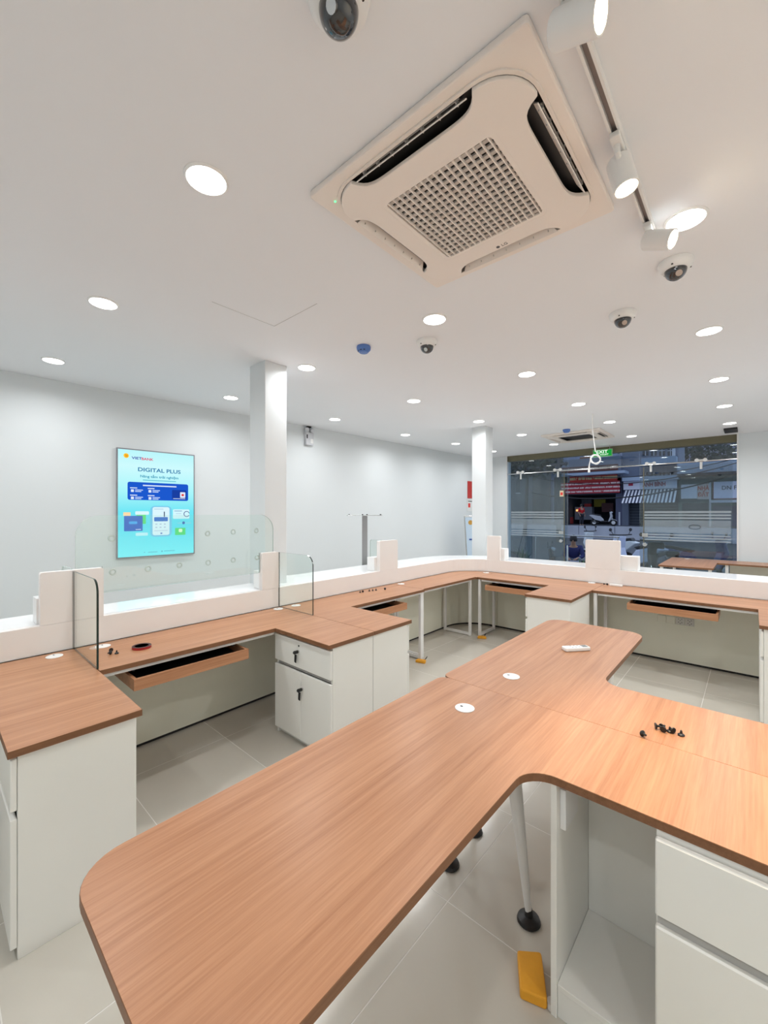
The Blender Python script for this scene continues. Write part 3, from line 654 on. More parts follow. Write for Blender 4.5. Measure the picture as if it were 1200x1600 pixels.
pedestal('pedestal_cabinet', (-2.245, 1.705, 0), 0, .60, .364, 'white pedestal cabinet with keys in drawer and doors')
pedestal('pedestal_cabinet', (-2.245, 2.452, 0), PI, .60, .379, 'white pedestal cabinet back to back behind the keyed one')
pedestal('pedestal_cabinet', (-1.685, 4.365, 0), -PI / 2, .62, .41, 'white pedestal cabinet under the far desk return, drawers facing left', 1, False)
pedestal('pedestal_cabinet', (.065, 4.365, 0), -PI / 2, .62, .40, 'white pedestal cabinet at the right edge under the last return', 1, False)

# ------------------------------------------------------------------ the pair of L-shaped desks in the middle
SY = 1.73
def mid_desk(flip, label):
    def fy(y): return 2 * SY - y if flip else y
    t = thing('office_desk', label, 'desk', (-.85, fy(.95), 0), 0, 'two L-shaped desks pushed together')
    g = .0008
    pl = [(-1.155, SY - g, .045), (-1.155, .222, .11), (-.535, .222, .11), (-.535, 1.296, .09), (.95, 1.296, .04), (.95, SY - g, .0)]
    poly = fillet(pl, 8); poly = [(x, fy(y)) for x, y in poly]
    if not flip: poly = poly
    else: poly = poly[::-1]
    desktop(poly, t)
    gy = 1.503 if not flip else 1.948
    grommet(-.890, gy, t)
    MB().box(-1.09, -.60, fy(.30) - .02, fy(.30) + .02, .690, .7235).box(-1.09, -.60, fy(1.62) - .02, fy(1.62) + .02, .690, .7235).box(-.87, -.83, min(fy(.32), fy(1.60)), max(fy(.32), fy(1.60)), .690, .7235).build('under_frame', METALW, t)
    if not flip: legs = [((-1.05, .36), (-1.02, .40)), ((-.66, .36), (-.66, .41)), ((-1.04, 1.60), (-1.0, 1.56)), ((-.687, 1.49), (-.636, 1.545))]
    else: legs = [((-1.05, 3.10), (-1.02, 3.06)), ((-.725, 3.10), (-.70, 3.06)), ((-1.04, 1.84), (-1.016, 1.80)), ((-.635, 2.37), (-.60, 2.41))]
    for (ax, ay), (bx_, by) in legs:
        o = MB().tube([(ax, ay, .7235), (ax + (bx_ - ax) * .3, ay + (by - ay) * .3, .5), (bx_, by, .03)], [.032, .026, .012], 16).build('leg', METALW, t, smooth=True)
        MB().lathe([(0, 0), (.040, 0), (.044, .006), (.040, .016), (.016, .026), (.013, .05), (0, .05)], 22, (bx_, by, .0)).build('foot', BLACK, o, smooth=True)
    return t
mid_desk(False, 'L-shaped wooden desk nearest the camera with rounded left corner')
mid_desk(True, 'L-shaped wooden desk carrying the white remote control')
def under_cabinet(flip, label):
    t = thing('desk_cabinet', label, 'cabinet', (-.1, 2 * SY - 1.305 if flip else 1.305, 0), PI if flip else 0)
    # local: x to the right seen from the front, y to the back; the open bay is left, the drawers right
    s = -1 if flip else 1
    X = lambda x: (x + .1) * s
    def bx(name, x0, x1, y0, y1, z0, z1, m_=WHITE, par=t, bev=.0012):
        a, c = sorted((X(x0), X(x1))); return MB().box(a, c, y0, y1, z0, z1).build(name, m_, par, bevel=bev, world=False, seg=1)
    D = .345
    bx('side_panel', -.468, -.450, .0, D, .0, .7232); bx('bay_back', -.4495, -.1905, D - .012, D, .10, .7232)
    bx('bay_floor', -.4495, -.1905, .006, D - .0125, .085, .103); bx('kick_plate', -.4495, -.1905, .008, .022, .0, .0845)
    bx('drawer_carcass', -.190, .31, .0, D, .035, .7232)
    bx('top_drawer', -.190, .31, -.02, -.001, .503, .705, bev=.004); bx('bottom_door', -.190, .31, -.02, -.001, .05, .476, bev=.004)
    bx('finger_gap', -.186, .306, -.006, -.001, .4765, .5025, mat('gap_grey', (.45, .44, .42), .6), bev=0)
    sk = bx('socket_box', -.4495, -.432, .03, .15, .57, .695, PLW)
    bx('bracket', -.4495, -.445, .20, .22, .66, .70, BLACK, bev=0)
    MB().lathe([(0, 0), (.014, 0), (.014, .02), (0, .02)], 12, (X(-.472), .02, .0)).build('levelling_foot', METALW, t, world=False)
    return t
under_cabinet(False, 'white open-bay cabinet with drawers under the nearest L-shaped desk')
under_cabinet(True, 'white open-bay cabinet facing away under the farther L-shaped desk')

# ------------------------------------------------------------------ small things on desks and floor
t = thing('remote_control', 'white remote control lying on the wooden desk', 'remote control', (-.776, 2.578, .7505), math.radians(-40))
MB().prism(fillet([(-.027, -.08, .012), (.027, -.08, .012), (.025, .08, .012), (-.025, .08, .012)]), .0005, .022).build('casing', PLW, t, bevel=.005, world=False)
MB().box(-.017, .017, .035, .068, .0222, .0228).build('display', mat('lcd_grey', (.18, .20, .19), .3), t, world=False)
for q in range(6): MB().lathe([(0, .0221), (.005, .0221), (.005, .0235), (0, .0235)], 8, (-.012 + (q % 2) * .024, .015 - (q // 2) * .022, 0)).build('button', mat('button_grey', (.55, .56, .56), .5), t, world=False)
t = thing('tape_roll', 'flat roll of dark red adhesive tape on the teller desk', 'tape', (-2.742, .885, .7505))
MB().lathe([(.037, 0), (.052, 0), (.052, .013), (.037, .013), (.037, 0)], 36).build('tape', mat('tape_red', (.35, .015, .02), .3), t, smooth=True, world=False)
MB().lathe([(.0335, .0005), (.0365, .0005), (.0365, .0125), (.0335, .0125), (.0335, .0005)], 36).build('cardboard_core', PLW, t, smooth=True, world=False)
MB().lathe([(.0375, .0131), (.0515, .0131), (.0515, .0138), (.0375, .0138), (.0375, .0131)], 36).build('tape_layers', mat('tape_dark', (.05, .012, .012), .5), t, smooth=True, world=False)
o = MB().box(-1.19, -1.06, 5.12, 5.15, .7505, .772).build('white_strip', PLW, None, bevel=.004); tag(o, 'small white plastic strip lying on the far right teller desk', 'plastic strip')
cap_me = MB().lathe([(0, 0), (.0105, 0), (.0115, .003), (.009, .006), (.0045, .008), (.0035, .018), (0, .021)], 14).mesh('rubber_cap', BLACK, True)  # small loose black rubber cap, one mesh for every group
def caps(pts, label, group):
    for x, y, tilt in pts:
        o = bpy.data.objects.new('rubber_cap', cap_me); COL.objects.link(o); tag(o, label, 'cap', group)
        o.location = (x, y, .7505 + (.0112 if tilt else 0)); o.rotation_euler = (PI / 2 * .96 if tilt else 0, 0, x * 37 % 6)
caps([(-2.792, .740, 1), (-2.745, .725, 1), (-2.735, .752, 0)], 'tiny black rubber cap on desk beside the red tape', 'caps beside the red tape')
caps([(-2.985, 2.985, 0), (-2.965, 3.005, 1), (-2.965, 3.10, 0), (-2.955, 3.14, 0), (-2.945, 3.18, 0), (-2.90, 3.27, 1)], 'tiny black rubber cap on desk right of the column', 'caps on the desk by the column')
caps([(-1.25, 5.13, 1), (-1.215, 5.135, 1)], 'tiny black rubber cap beside the white strip', 'caps beside the white strip')
caps([(-.298, 1.742, 1)], 'single black rubber cap lying on the seam of two wooden desks', None)
caps([(-.272, 1.835, 1), (-.252, 1.842, 1), (-.245, 1.822, 1), (-.226, 1.845, 0), (-.214, 1.838, 1), (-.192, 1.843, 0)], 'black rubber cap in the little pile on the middle desk', 'pile of caps on the middle desk')
def wedge(x, y, rz, label, s=1.0, wire=True):
    t = thing('rubber_block', label, 'rubber block', (x, y, 0), rz, 'orange-yellow rubber blocks')
    MB().prism(fillet([(-.055 * s, -.03 * s, .008), (.055 * s, -.03 * s, .008), (.045 * s, .03 * s, .008), (-.045 * s, .03 * s, .008)], 3), .0005, .026 * s).build('block', YEL, t, bevel=.005, world=False)
    if wire: MB().tube([(.03 * s, .02 * s, .02), (.05 * s, .05 * s, .05), (.03 * s, .08 * s, .02)], .004, 6).build('wire', BLACK, t, world=False, smooth=True)
wedge(-.548, 1.352, 2.06, 'orange-yellow rubber block on the floor below the nearest desk', 1.35, False)
wedge(-2.585, 3.485, .3, 'orange-yellow rubber block beside the keyed cabinets, by a white frame')
wedge(-2.515, 4.66, .5, 'orange-yellow rubber block at the foot of the corner desk frames')

# ------------------------------------------------------------------ the lit poster on the left wall
PY = 1.883; PZ0, PZ1 = 1.050, 2.297; PWD = .85; PH = PZ1 - PZ0
t = thing('wall_poster', 'lit cyan bank poster in a thin grey frame on the wall', 'poster', (wx(PY) + .003, PY, PZ0), WALL_RZ)
MB().box(0, .03, -PWD / 2, PWD / 2, 0, .012).box(0, .03, -PWD / 2, PWD / 2, PH - .012, PH).box(0, .03, -PWD / 2, -PWD / 2 + .010, .012, PH - .012).box(0, .03, PWD / 2 - .010, PWD / 2, .012, PH - .012).build('frame', mat('poster_frame_grey', (.28, .28, .31), .35, .6), t, world=False)
m, nt, out = new_mat('poster_backlit_print'); N = nt.nodes.new; L = nt.links.new
tc = N('ShaderNodeTexCoord'); sp = N('ShaderNodeSeparateXYZ'); L(tc.outputs['Generated'], sp.inputs[0]); cr = N('ShaderNodeValToRGB'); L(sp.outputs['Z'], cr.inputs[0])
e = cr.color_ramp.elements; e[0].position = 0; e[0].color = (.22, .92, 1, 1); e[1].position = 1; e[1].color = (.50, .93, .97, 1)
for p, c in ((.28, (.12, .78, .93, 1)), (.42, (.16, .80, .92, 1)), (.62, (.40, .93, .97, 1)), (.85, (.62, .97, 1, 1))):
    q = e.new(p); q.color = c
em = N('ShaderNodeEmission'); em.inputs[1].default_value = 1.0; L(cr.outputs[0], em.inputs[0]); L(em.outputs[0], out.inputs[0])
MB().box(.004, .022, -PWD / 2 + .010, PWD / 2 - .010, .012, PH - .012).build('print_sheet', m, t, world=False)
lay = [.0222]
def pr(name, u0, u1, v0, v1, col, s=1.0, r=.0, key=None, par=None):
    a, c = (u0 - .5) * PWD, (u1 - .5) * PWD; z0, z1 = PH * (1 - v1), PH * (1 - v0); x = lay[0]; lay[0] += .00012
    return MB().prism(fillet([(a, z0, r), (c, z0, r), (c, z1, r), (a, z1, r)], 4) if r else [(a, z0), (c, z0), (c, z1), (a, z1)], x, x + .0006, 'x').build(name, emit_mat('print_' + (key or name), col, s), par or t, world=False)
def ptext(body, u, v, size, col, key, w=None, par=None):
    lay[0] += .0002
    return text(body, size, emit_mat('print_' + key, col, 1.0), par or t, Matrix.Translation((lay[0] + .0006, (u - .5) * PWD, PH * (1 - v))) @ ON_X, width=w, extrude=.0002, bold=.022)
NAVY = (.02, .06, .30)
c_ = MB().prism([(-.425 + .11 * PWD + .027 * math.cos(q * PI / 10), PH * (1 - .066) + .027 * math.sin(q * PI / 10)) for q in range(20)], .0223, .0228, 'x').build('round_emblem', emit_mat('print_yellow', (1, .62, .03), 1), t, world=False)
pr('emblem_mark', .092, .128, .055, .078, (.75, .03, .02), 1, .004, par=None)
ptext('VIET', .236, .082, .040, (.03, .03, .40), 'navy', .105); ptext('BANK', .365, .084, .040, (.75, .02, .12), 'crimson', .125)
ptext('DIGITAL PLUS', .525, .185, .062, (.03, .20, .42), 'teal_ink', .47)
ptext('Nâng tầm trải nghiệm', .525, .246, .040, (.04, .33, .52), 'teal_ink2', .42)
pr('small_print', .31, .74, .276, .284, (.12, .52, .66), key='pale_ink')
bn = pr('blue_banner', .125, .91, .302, .468, (.012, .10, .62), 1, .022)
pr('banner_heading', .31, .745, .325, .336, (.75, .85, 1), key='white_ink', par=bn)
for u, v in ((.155, .353), (.37, .353), (.155, .42), (.37, .42)):
    pr('banner_title', u, u + .085, v, v + .008, (.75, .85, 1), key='white_ink', par=bn); pr('banner_icon', u + .01, u + .045, v + .018, v + .042, (.75, .85, 1), key='white_ink', par=bn)
    pr('banner_line', u + .06, u + .155, v + .018, v + .026, (.55, .70, 1), key='pale_blue_ink', par=bn); pr('banner_line', u + .06, u + .135, v + .032, v + .040, (.55, .70, 1), key='pale_blue_ink', par=bn)
bp = pr('banner_plate', .685, .885, .362, .455, (.01, .05, .36), 1, .012, par=bn)
pr('plate_tile', .795, .868, .382, .438, (.8, .88, 1), 1, .008, key='white_ink', par=bn); pr('tile_mark', .815, .848, .40, .42, (.8, .12, .02), 1, .004, key='emblem_mark', par=bn)
pr('plate_line', .70, .868, .445, .450, (.75, .85, 1), key='white_ink', par=bn)
gl = pr('phone_glow', .40, .68, .52, .815, (.20, .62, .86), 1, .05)
ph = pr('phone', .43, .65, .532, .80, (.72, .93, 1), 1, .022)
pr('phone_card', .45, .628, .628, .668, (.03, .18, .62), 1, .008, par=ph)
pr('phone_bar', .575, .588, .575, .625, (.02, .04, .12), key='dark_ink', par=ph)
for k in range(3): pr('phone_icon', .465 + .055 * k, .49 + .055 * k, .69, .70, (.45, .62, .78), key='grey_ink', par=ph); pr('phone_icon', .465 + .055 * k, .49 + .055 * k, .72, .73, (.45, .62, .78), key='grey_ink', par=ph)
pr('phone_line', .45, .57, .548, .554, (.45, .62, .78), key='grey_ink', par=ph); pr('phone_line', .45, .625, .755, .76, (.45, .62, .78), key='grey_ink', par=ph); pr('phone_button', .53, .555, .777, .79, (.1, .25, .6), 1, .004, par=ph)
pr('white_pill', .215, .385, .572, .605, (.72, .95, 1), 1, .012, key='pill'); pr('orange_tab', .075, .16, .582, .615, (1, .72, .42), key='orange_tab')
pr('green_card', .23, .345, .605, .69, (.10, .75, .22), key='green'); pr('blue_card', .083, .305, .615, .755, (.02, .14, .58), 1, .008)
pr('card_line', .22, .285, .738, .744, (.75, .85, 1), key='white_ink'); pr('card_wave', .14, .24, .665, .69, (.05, .42, .85), 1, .012)
pr('lower_panel', .22, .37, .772, .80, (.55, .92, 1), 1, .008, key='panel'); rp = pr('right_panel', .695, .925, .552, .645, (.66, .94, 1), 1, .014, key='panel2')
pr('panel_line', .715, .82, .565, .572, (.25, .40, .62), key='grey_ink2'); pr('panel_line', .735, .81, .592, .597, (.35, .60, .75), key='grey_ink')
MB().tube([(lay[0] + .0022, (.885 - .5) * PWD + .032 * math.cos(q * PI / 12), PH * (1 - .598) + .032 * math.sin(q * PI / 12)) for q in range(1, 23)], .004, 6).build('ring_chart', emit_mat('print_dark_ring', (.05, .08, .28), 1), t, world=False)
pr('slider_line', .76, .95, .686, .69, (.30, .55, .72), key='grey_ink'); pr('slider_dot', .825, .86, .672, .70, (.05, .16, .48), 1, .012)
pr('green_note', .725, .868, .735, .805, (.12, .80, .20), key='green'); pr('note_mark', .775, .825, .745, .778, (.72, 1, .72), 1, .012)
pr('footer_line', .32, .335, .953, .96, (.10, .42, .62), key='pale_ink'); pr('footer_line', .375, .49, .955, .961, (.10, .42, .62), key='pale_ink'); pr('footer_line', .54, .56, .95, .962, (.10, .42, .62), key='pale_ink'); pr('footer_line', .575, .72, .952, .958, (.10, .42, .62), key='pale_ink')
# notices on the left wall by the far column
o = MB().box(wx(8.75) + .002, wx(8.75) + .014, 8.70, 9.05, 1.92, 2.33).build('red_notice', mat('notice_red', (.55, .02, .015), .4)); tag(o, 'red notice board on the wall half hidden by the far column', 'notice')
t = thing('white_notice', 'small white notice sheet below the red notice board', 'notice', (wx(8.8) + .002, 8.86, 1.60))
MB().box(wx(8.8) + .002, wx(8.8) + .008, 8.68, 9.05, 1.61, 1.90).build('sheet', PLW, t); MB().box(wx(8.8) + .008, wx(8.8) + .009, 8.72, 8.82, 1.70, 1.80).build('red_mark', mat('sticker_red', (.8, .04, .03), .6), t); MB().box(wx(8.8) + .008, wx(8.8) + .009, 8.72, 9.0, 1.84, 1.86).build('print_line', BLACK, t)

# ------------------------------------------------------------------ stands in the customer area
SP = at(570, 806, 3.95); SPX, SPY = SP.x, SP.y
t = thing('sign_stand', 'T-shaped steel stand with a thin flat top behind the counter', 'stand', (SPX, SPY, 0), YAW)
BRUSH = mat('brushed_steel', (.40, .40, .41), .35, 1.0)
MB().box(-.036, .036, -.02, .02, .012, 1.525).build('post', BRUSH, t, world=False, bevel=.003)
MB().box(-.235, .235, -.11, .11, 1.528, 1.536).build('top_plate', CHROME, t, world=False, bevel=.002)
for x in (-.21, -.03, .03, .21): MB().lathe([(0, 1.536), (.010, 1.536), (.010, 1.548), (0, 1.55)], 10, (x, 0, 0)).build('stud', BLACK, t, world=False)
MB().lathe([(0, 0), (.19, 0), (.19, .008), (.05, .012), (0, .012)], 32).build('base', BRUSH, t, world=False, smooth=True)
A0 = at(733, 806, 7.9)
t = thing('poster_stand', 'slanting poster stand leaning back beside the far column', 'stand', (A0.x, 7.9, 0), YAW)
MB().tube([(-.10, .0, 1.50), (-.02, -.02, .02)], .014, 8).tube([(.34, .0, 1.50), (.30, -.02, .02)], .014, 8).tube([(-.10, 0, 1.50), (.34, 0, 1.50)], .014, 8).tube([(.0, .02, 1.3), (.0, .34, .02)], .012, 8).tube([(.30, .02, 1.3), (.30, .34, .02)], .012, 8).build('frame', CHROME, t, smooth=True, world=False)
MB().add([(-.085, .0, 1.47), (.33, .0, 1.47), (.30, -.018, .25), (-.03, -.018, .25), (-.085, .006, 1.47), (.33, .006, 1.47), (.30, -.012, .25), (-.03, -.012, .25)], [(0, 1, 2, 3), (7, 6, 5, 4), (0, 4, 5, 1), (1, 5, 6, 2), (2, 6, 7, 3), (3, 7, 4, 0)]).build('poster_sheet', mat('sheet_pale_blue', (.55, .68, .82), .4), t, world=False)
MB().lathe([(0, 0), (.05, 0), (.05, .003), (0, .003)], 20, M=Matrix.Translation((.03, -.004, 1.36)) @ Matrix.Rotation(PI / 2, 4, 'X')).build('round_mark', mat('mark_ochre', (.55, .30, .05), .5), t, world=False)
MB().box(.0, .25, -.022, -.014, .98, 1.01).build('blue_band', mat('band_blue', (.02, .08, .35), .5), t, world=False)
# the wooden desk by the window
t = thing('window_desk', 'wooden desk with return standing by the shop window on the right', 'desk', (-.75, 8.3, 0))
desktop([(-1.10, 7.72), (-.42, 7.72), (-.42, 8.62), (.9, 8.62), (.9, 9.22), (-1.10, 9.22)], t)
grommet(-.86, 9.08, t)
for x, y in ((-1.06, 7.76), (-.46, 7.76), (-1.06, 9.18), (-.30, 8.68)): MB().box(x - .02, x + .02, y - .02, y + .02, .0, .7235).build('leg', METALW, t)
MB().box(-.28, .86, 9.10, 9.12, .25, .7235).build('modesty_panel', GREYP, t)

# ------------------------------------------------------------------ the street outside
PAVE = mat('pavement_concrete', (.105, .115, .14), .7, var=.15, scale=2); ASPH = mat('asphalt', (.07, .075, .09), .8, var=.2, scale=1)
struct('pavement', MB().box(-14, 8, 9.6, 15.5, -.35, -.15), PAVE); struct('road', MB().box(-45, 45, 15.5, 32.4, -.5, -.27), ASPH)
CONC = mat('kerb_concrete', (.50, .52, .58), .85, var=.25, scale=.8)
kw = MB(); 
wall_far = struct('kerb_wall', MB().box(-45, 45, 32.6, 33.0, -.3, .60), CONC)
xk = -24
while xk < 12: 
    MB().box(xk + .02, xk + 2.38, 32.5, 32.6, -.25, .64).build('kerb_slab', CONC, wall_far); xk += 2.4
struct('far_pavement', MB().box(-45, 45, 33.0, 60, -.3, .58), PAVE)
YF = 38.0
def pxbox(mb, x0, x1, y0, y1, Y, d, mi=0):
    a = at(x0, y1, Y); c = at(x1, y0, Y); xm = (x0 + x1) / 2; z0 = at(xm, y1, Y).z; z1 = at(xm, y0, Y).z
    return mb.box(a.x, c.x, Y, Y + d, z0, z1, mi)
def pb(name, x0, x1, y0, y1, Y, d, m_, par): return pxbox(MB(), x0, x1, y0, y1, Y, d).build(name, m_, par)
def col(name, c, r=.8): return mat(name, c, r, var=.12, scale=.7)
BLUEW = col('wall_blue_grey', (.17, .20, .27)); DKW = col('wall_dark', (.05, .055, .07)); PALE = col('wall_pale', (.55, .58, .66)); TEAL = col('wall_teal', (.12, .19, .21)); WIN = mat('far_window', (.02, .025, .04), .15); SHUT = col('roller_shutter', (.05, .06, .08)); ROOFB = col('roof_blue', (.36, .44, .56)); MAROON = col('board_maroon', (.16, .03, .04))
RED1 = dashes('red_sign_print', (.40, .015, .03), (.75, .60, .58), 3, 70); RED2 = dashes('red_sign_print_two', (.50, .03, .02), (.62, .48, .25), 1, 40); BRN = dashes('brown_sign_print', (.10, .03, .02), (.62, .50, .42), 1, 60)
def gx(p): return at(p, 802, YF).x
# shop with the red signs
t = thing('red_sign_shop', 'dark open shop across the street under stacked red signboards', 'building', (gx(925), YF, .58))
pb('wall', 866, 888, 745, 823, YF, 5, DKW, t); pb('wall', 962, 972, 745, 823, YF, 5, col('wall_indigo', (.10, .11, .18)), t); pb('back_wall', 880, 972, 745, 823, YF + 4.5, .3, DKW, t); pb('upper_wall', 868, 970, 716, 772, YF, 4.4, BLUEW, t)
pb('red_signboard', 874, 968, 753, 771, YF - .5, .2, RED1, t); pb('red_signboard', 890, 964, 742, 752.5, YF - .6, .2, RED2, t); pb('brown_signboard', 876, 965, 728, 737, YF - .7, .2, BRN, t)
pb('canopy_sheet', 878, 976, 737.5, 741.5, YF - 1.6, 1.5, ROOFB, t); pb('maroon_board', 888, 952, 720, 729, YF + .6, .2, MAROON, t); pb('orange_board', 906, 922, 714, 719, YF + .4, .2, col('board_orange', (.30, .10, .03)), t)
pb('glass_counter', 898, 925, 792, 812, YF + 1.2, .7, col('counter_grey', (.16, .17, .20)), t); pb('shelf', 898, 924, 778, 790, YF + 3.8, .3, col('shelf_grey', (.22, .23, .26)), t); pb('red_crate', 913, 923, 787, 792, YF + 1.6, .4, col('crate_red', (.35, .03, .03)), t); pb('lamp', 900, 908, 796, 799, YF + 1.1, .08, emit_mat('shop_lamp', (1, .45, .15), 1.6), t)
pb('red_crate', 884, 893, 808, 818, YF + .5, .5, col('crate_red', (.35, .03, .03)), t); pb('yellow_sheet', 928, 946, 779, 792, YF + 2.5, .1, col('sheet_yellow', (.26, .22, .02)), t); pb('dark_cloth', 940, 958, 786, 800, YF + 2.2, .3, col('cloth_brown', (.10, .04, .04)), t)
pb('post', 966.5, 969, 800, 822, YF - .4, .1, PALE, t)
# shop with the striped awning
t = thing('awning_shop', 'shop across the street with white sign and striped awning', 'building', (gx(1015), YF, .58))
pb('wall', 972, 982, 784, 823, YF, 4, BLUEW, t); pb('roller_shutter', 982, 1060, 786, 823, YF + .4, .2, SHUT, t); pb('upper_wall', 972, 1060, 690, 786, YF + .65, 4, BLUEW, t)
pb('signboard', 974, 1058, 751, 764, YF - .2, .2, mat('signboard_white', (.78, .80, .90), .5), t)
sc_ = at(1015, 757.5, YF - .22); TR = emit_mat('x_ink', (.25, .02, .05), .3)
text('ANH BÌNH', .46, mat('sign_ink_red', (.45, .02, .06), .5), t, local_matrix(t).inverted() @ Matrix.Translation((at(1022, 757, YF - .22).x, YF - .22, at(1022, 757, YF - .22).z)) @ ON_NY, width=1.5, bold=.03)
pb('emblem', 982, 989, 755, 759, YF - .23, .03, mat('sign_ink_red', (.45, .02, .06), .5), t)
xa0, xa1 = at(975, 770, YF - .2).x, at(1058, 770, YF - .2).x; za1 = at(1015, 765, YF - .2).z; za0 = at(1015, 785, YF - 1.6).z
nst = 30
for k in range(nst):
    a = xa0 + (xa1 - xa0) * k / nst; c = xa0 + (xa1 - xa0) * (k + 1) / nst
    MB().add([(a, YF - .2, za1), (c, YF - .2, za1), (c, YF - 1.6, za0), (a, YF - 1.6, za0), (a, YF - .2, za1 - .03), (c, YF - .2, za1 - .03), (c, YF - 1.6, za0 - .03), (a, YF - 1.6, za0 - .03)], [(0, 1, 2, 3), (7, 6, 5, 4), (0, 4, 5, 1), (1, 5, 6, 2), (2, 6, 7, 3), (3, 7, 4, 0)]).build('awning_stripe', mat('awning_white', (.88, .88, .92), .8) if k % 2 else mat('awning_navy', (.045, .05, .09), .8), t)
for k in range(4):
    for r_ in range(2):
        w_ = pb('window', 1004 + k * 13, 1013 + k * 13, (696, 738)[r_], (712, 750)[r_], YF + .6, .06, WIN, t)
        pb('mullion', 1008 + k * 13, 1009 + k * 13, (696, 738)[r_], (712, 750)[r_], YF + .57, .04, PALE, w_); pb('mullion', 1004 + k * 13, 1013 + k * 13, (703.5, 743.5)[r_], (704.5, 744.5)[r_], YF + .57, .04, PALE, w_)
pb('balcony', 1002, 1056, 714, 724, YF - .5, 1.1, col('balcony_blue', (.22, .32, .45)), t); pb('shop_canopy', 972, 1060, 744, 750, YF - .9, 1.5, ROOFB, t); pb('side_column', 1050, 1055, 690, 715, YF + .5, .2, PALE, t)
for k in range(7): pb('shutter_slat', 983, 1059, 790 + k * 4.5, 791 + k * 4.5, YF + .36, .05, col('slat_grey', (.10, .12, .15)), t)
# sign building on the right
t = thing('sign_building', 'low building across the street with white and orange signs', 'building', (gx(1110), YF, .58))
pb('wall', 1060, 1200, 738, 823, YF + .3, 5, TEAL, t); pb('roof', 1058, 1200, 718, 738, YF - .6, 6, ROOFB, t); pb('eaves', 1058, 1200, 737, 741, YF - .9, 1.2, DKW, t)
pb('white_signboard', 1064, 1089, 757, 779, YF - .1, .2, mat('signboard_white', (.78, .80, .90), .5), t)
ns = pb('property_sign', 1089.5, 1108, 756, 780, YF - .1, .2, mat('signboard_peach', (.62, .50, .48), .5), t)
OI = mat('sign_ink_orange', (.55, .07, .03), .5)
for s_, y_ in (('NHÀ', 763), ('ĐẤT', 773)):
    p_ = at(1098.8, y_, YF - .12); text(s_, .42, OI, ns, local_matrix(ns).inverted() @ Matrix.Translation((p_.x, YF - .12, p_.z)) @ ON_NY, width=.66, bold=.03)
ds = pb('flower_sign', 1115, 1168, 752, 779, YF - .2, .2, mat('signboard_lilac', (.70, .70, .85), .5), t); pb('sign_border', 1113.5, 1115, 752, 779, YF - .22, .2, MAROON, ds); pb('sign_border', 1113.5, 1168, 778.5, 780, YF - .22, .2, MAROON, ds)
p_ = at(1147, 762, YF - .22); text('DN Flow', .40, BLACK, ds, local_matrix(ds).inverted() @ Matrix.Translation((p_.x, YF - .22, p_.z)) @ ON_NY, width=1.35, bold=.01)
pb('white_canopy', 1110, 1180, 781, 785, YF - 1.2, 1.3, PALE, t); pb('post', 1108, 1111, 752, 823, YF - .1, .2, PALE, t); pb('shutter', 1066, 1106, 786, 823, YF + .2, .08, SHUT, t); pb('shutter', 1114, 1190, 790, 823, YF + .2, .08, col('shutter_violet', (.13, .13, .20)), t)
# houses behind
def house(x0, x1, y0, y1, Y, m_, label, wins):
    t = thing('house', label, 'building', (at((x0 + x1) / 2, 802, Y).x, Y, .58), 0, 'houses behind the shops')
    p0 = at(x0, y0, Y); MB().box(at(x0, 802, Y).x, at(x1, 802, Y).x, Y, Y + 5, .58, at((x0 + x1) / 2, y0, Y).z).build('wall', m_, t)
    for (a, c, d_, e_) in wins:
        w_ = pb('window', a, c, d_, e_, Y - .06, .06, WIN, t); pb('window_sill', a - .5, c + .5, e_, e_ + 1, Y - .12, .12, PALE, w_)
house(953, 976, 696, 800, 50, col('house_lilac', (.48, .50, .66)), 'pale lilac house with small square windows above the shops', [(965, 969, 704, 709), (956, 960, 715, 719), (966, 970, 714, 719)])
house(833, 871, 690, 800, 46, col('house_blue', (.30, .34, .52)), 'blue-grey house behind left glass leaf with dark window', [(858, 863, 720, 729)])
house(872.5, 900, 696, 800, 46, col('house_slate', (.26, .31, .46)), 'slate-blue house left of the red sign shop', [(876, 881, 718, 729)])
house(795, 832, 705, 823, 40, col('house_dark', (.07, .085, .11)), 'dark house at the far left beyond the glass', [(806, 812, 750, 770)])
house(1057, 1200, 690, 800, 60, col('house_mauve', (.36, .37, .50)), 'wide mauve house behind the dark tree', [(1120, 1128, 696, 704)])
# trees
def tree(px, py, Y, rad, label, n=900):
    c = at(px, py, Y); t = thing('tree', label, 'tree', (c.x, Y, .58 if Y > 33 else -.15))
    mb = MB(); rnd = random.Random(int(px))
    for _ in range(n):
        v = Vector((rnd.gauss(0, 1), rnd.gauss(0, 1), rnd.gauss(0, 1))).normalized() * rad * (rnd.random() ** .45); p = c + Vector((v.x * 1.35, v.y, v.z * .75))
        a = Vector((rnd.uniform(-1, 1), rnd.uniform(-1, 1), rnd.uniform(-1, 1))).normalized(); b_ = a.orthogonal().normalized(); s = rnd.uniform(.09, .2) * rad / 1.6
        mb.add([p + a * s, p + b_ * s * .5, p - a * s, p - b_ * s * .5], [(0, 1, 2, 3)])
    o = mb.build('foliage', col('leaf_dark', (.025, .045, .035)), t); o['kind'] = 'stuff'
    MB().tube([(c.x, Y, t.location.z), (c.x + .2, Y, c.z - rad * .6), (c.x - .1, Y, c.z)], [.16, .11, .05], 8).build('trunk', col('bark', (.05, .04, .035)), t)
tree(1082, 706, 50, 2.5, 'dark leafy tree above the roofs right of the windows'); tree(1140, 714, 55, 2.0, 'dark leafy tree at the right end of the roofs', 700)
tree(820, 715, 30, 2.3, 'dark leafy tree behind the top left corner of glass'); tree(980, 700, 58, 1.7, 'small dark tree between the lilac house and windows', 500)
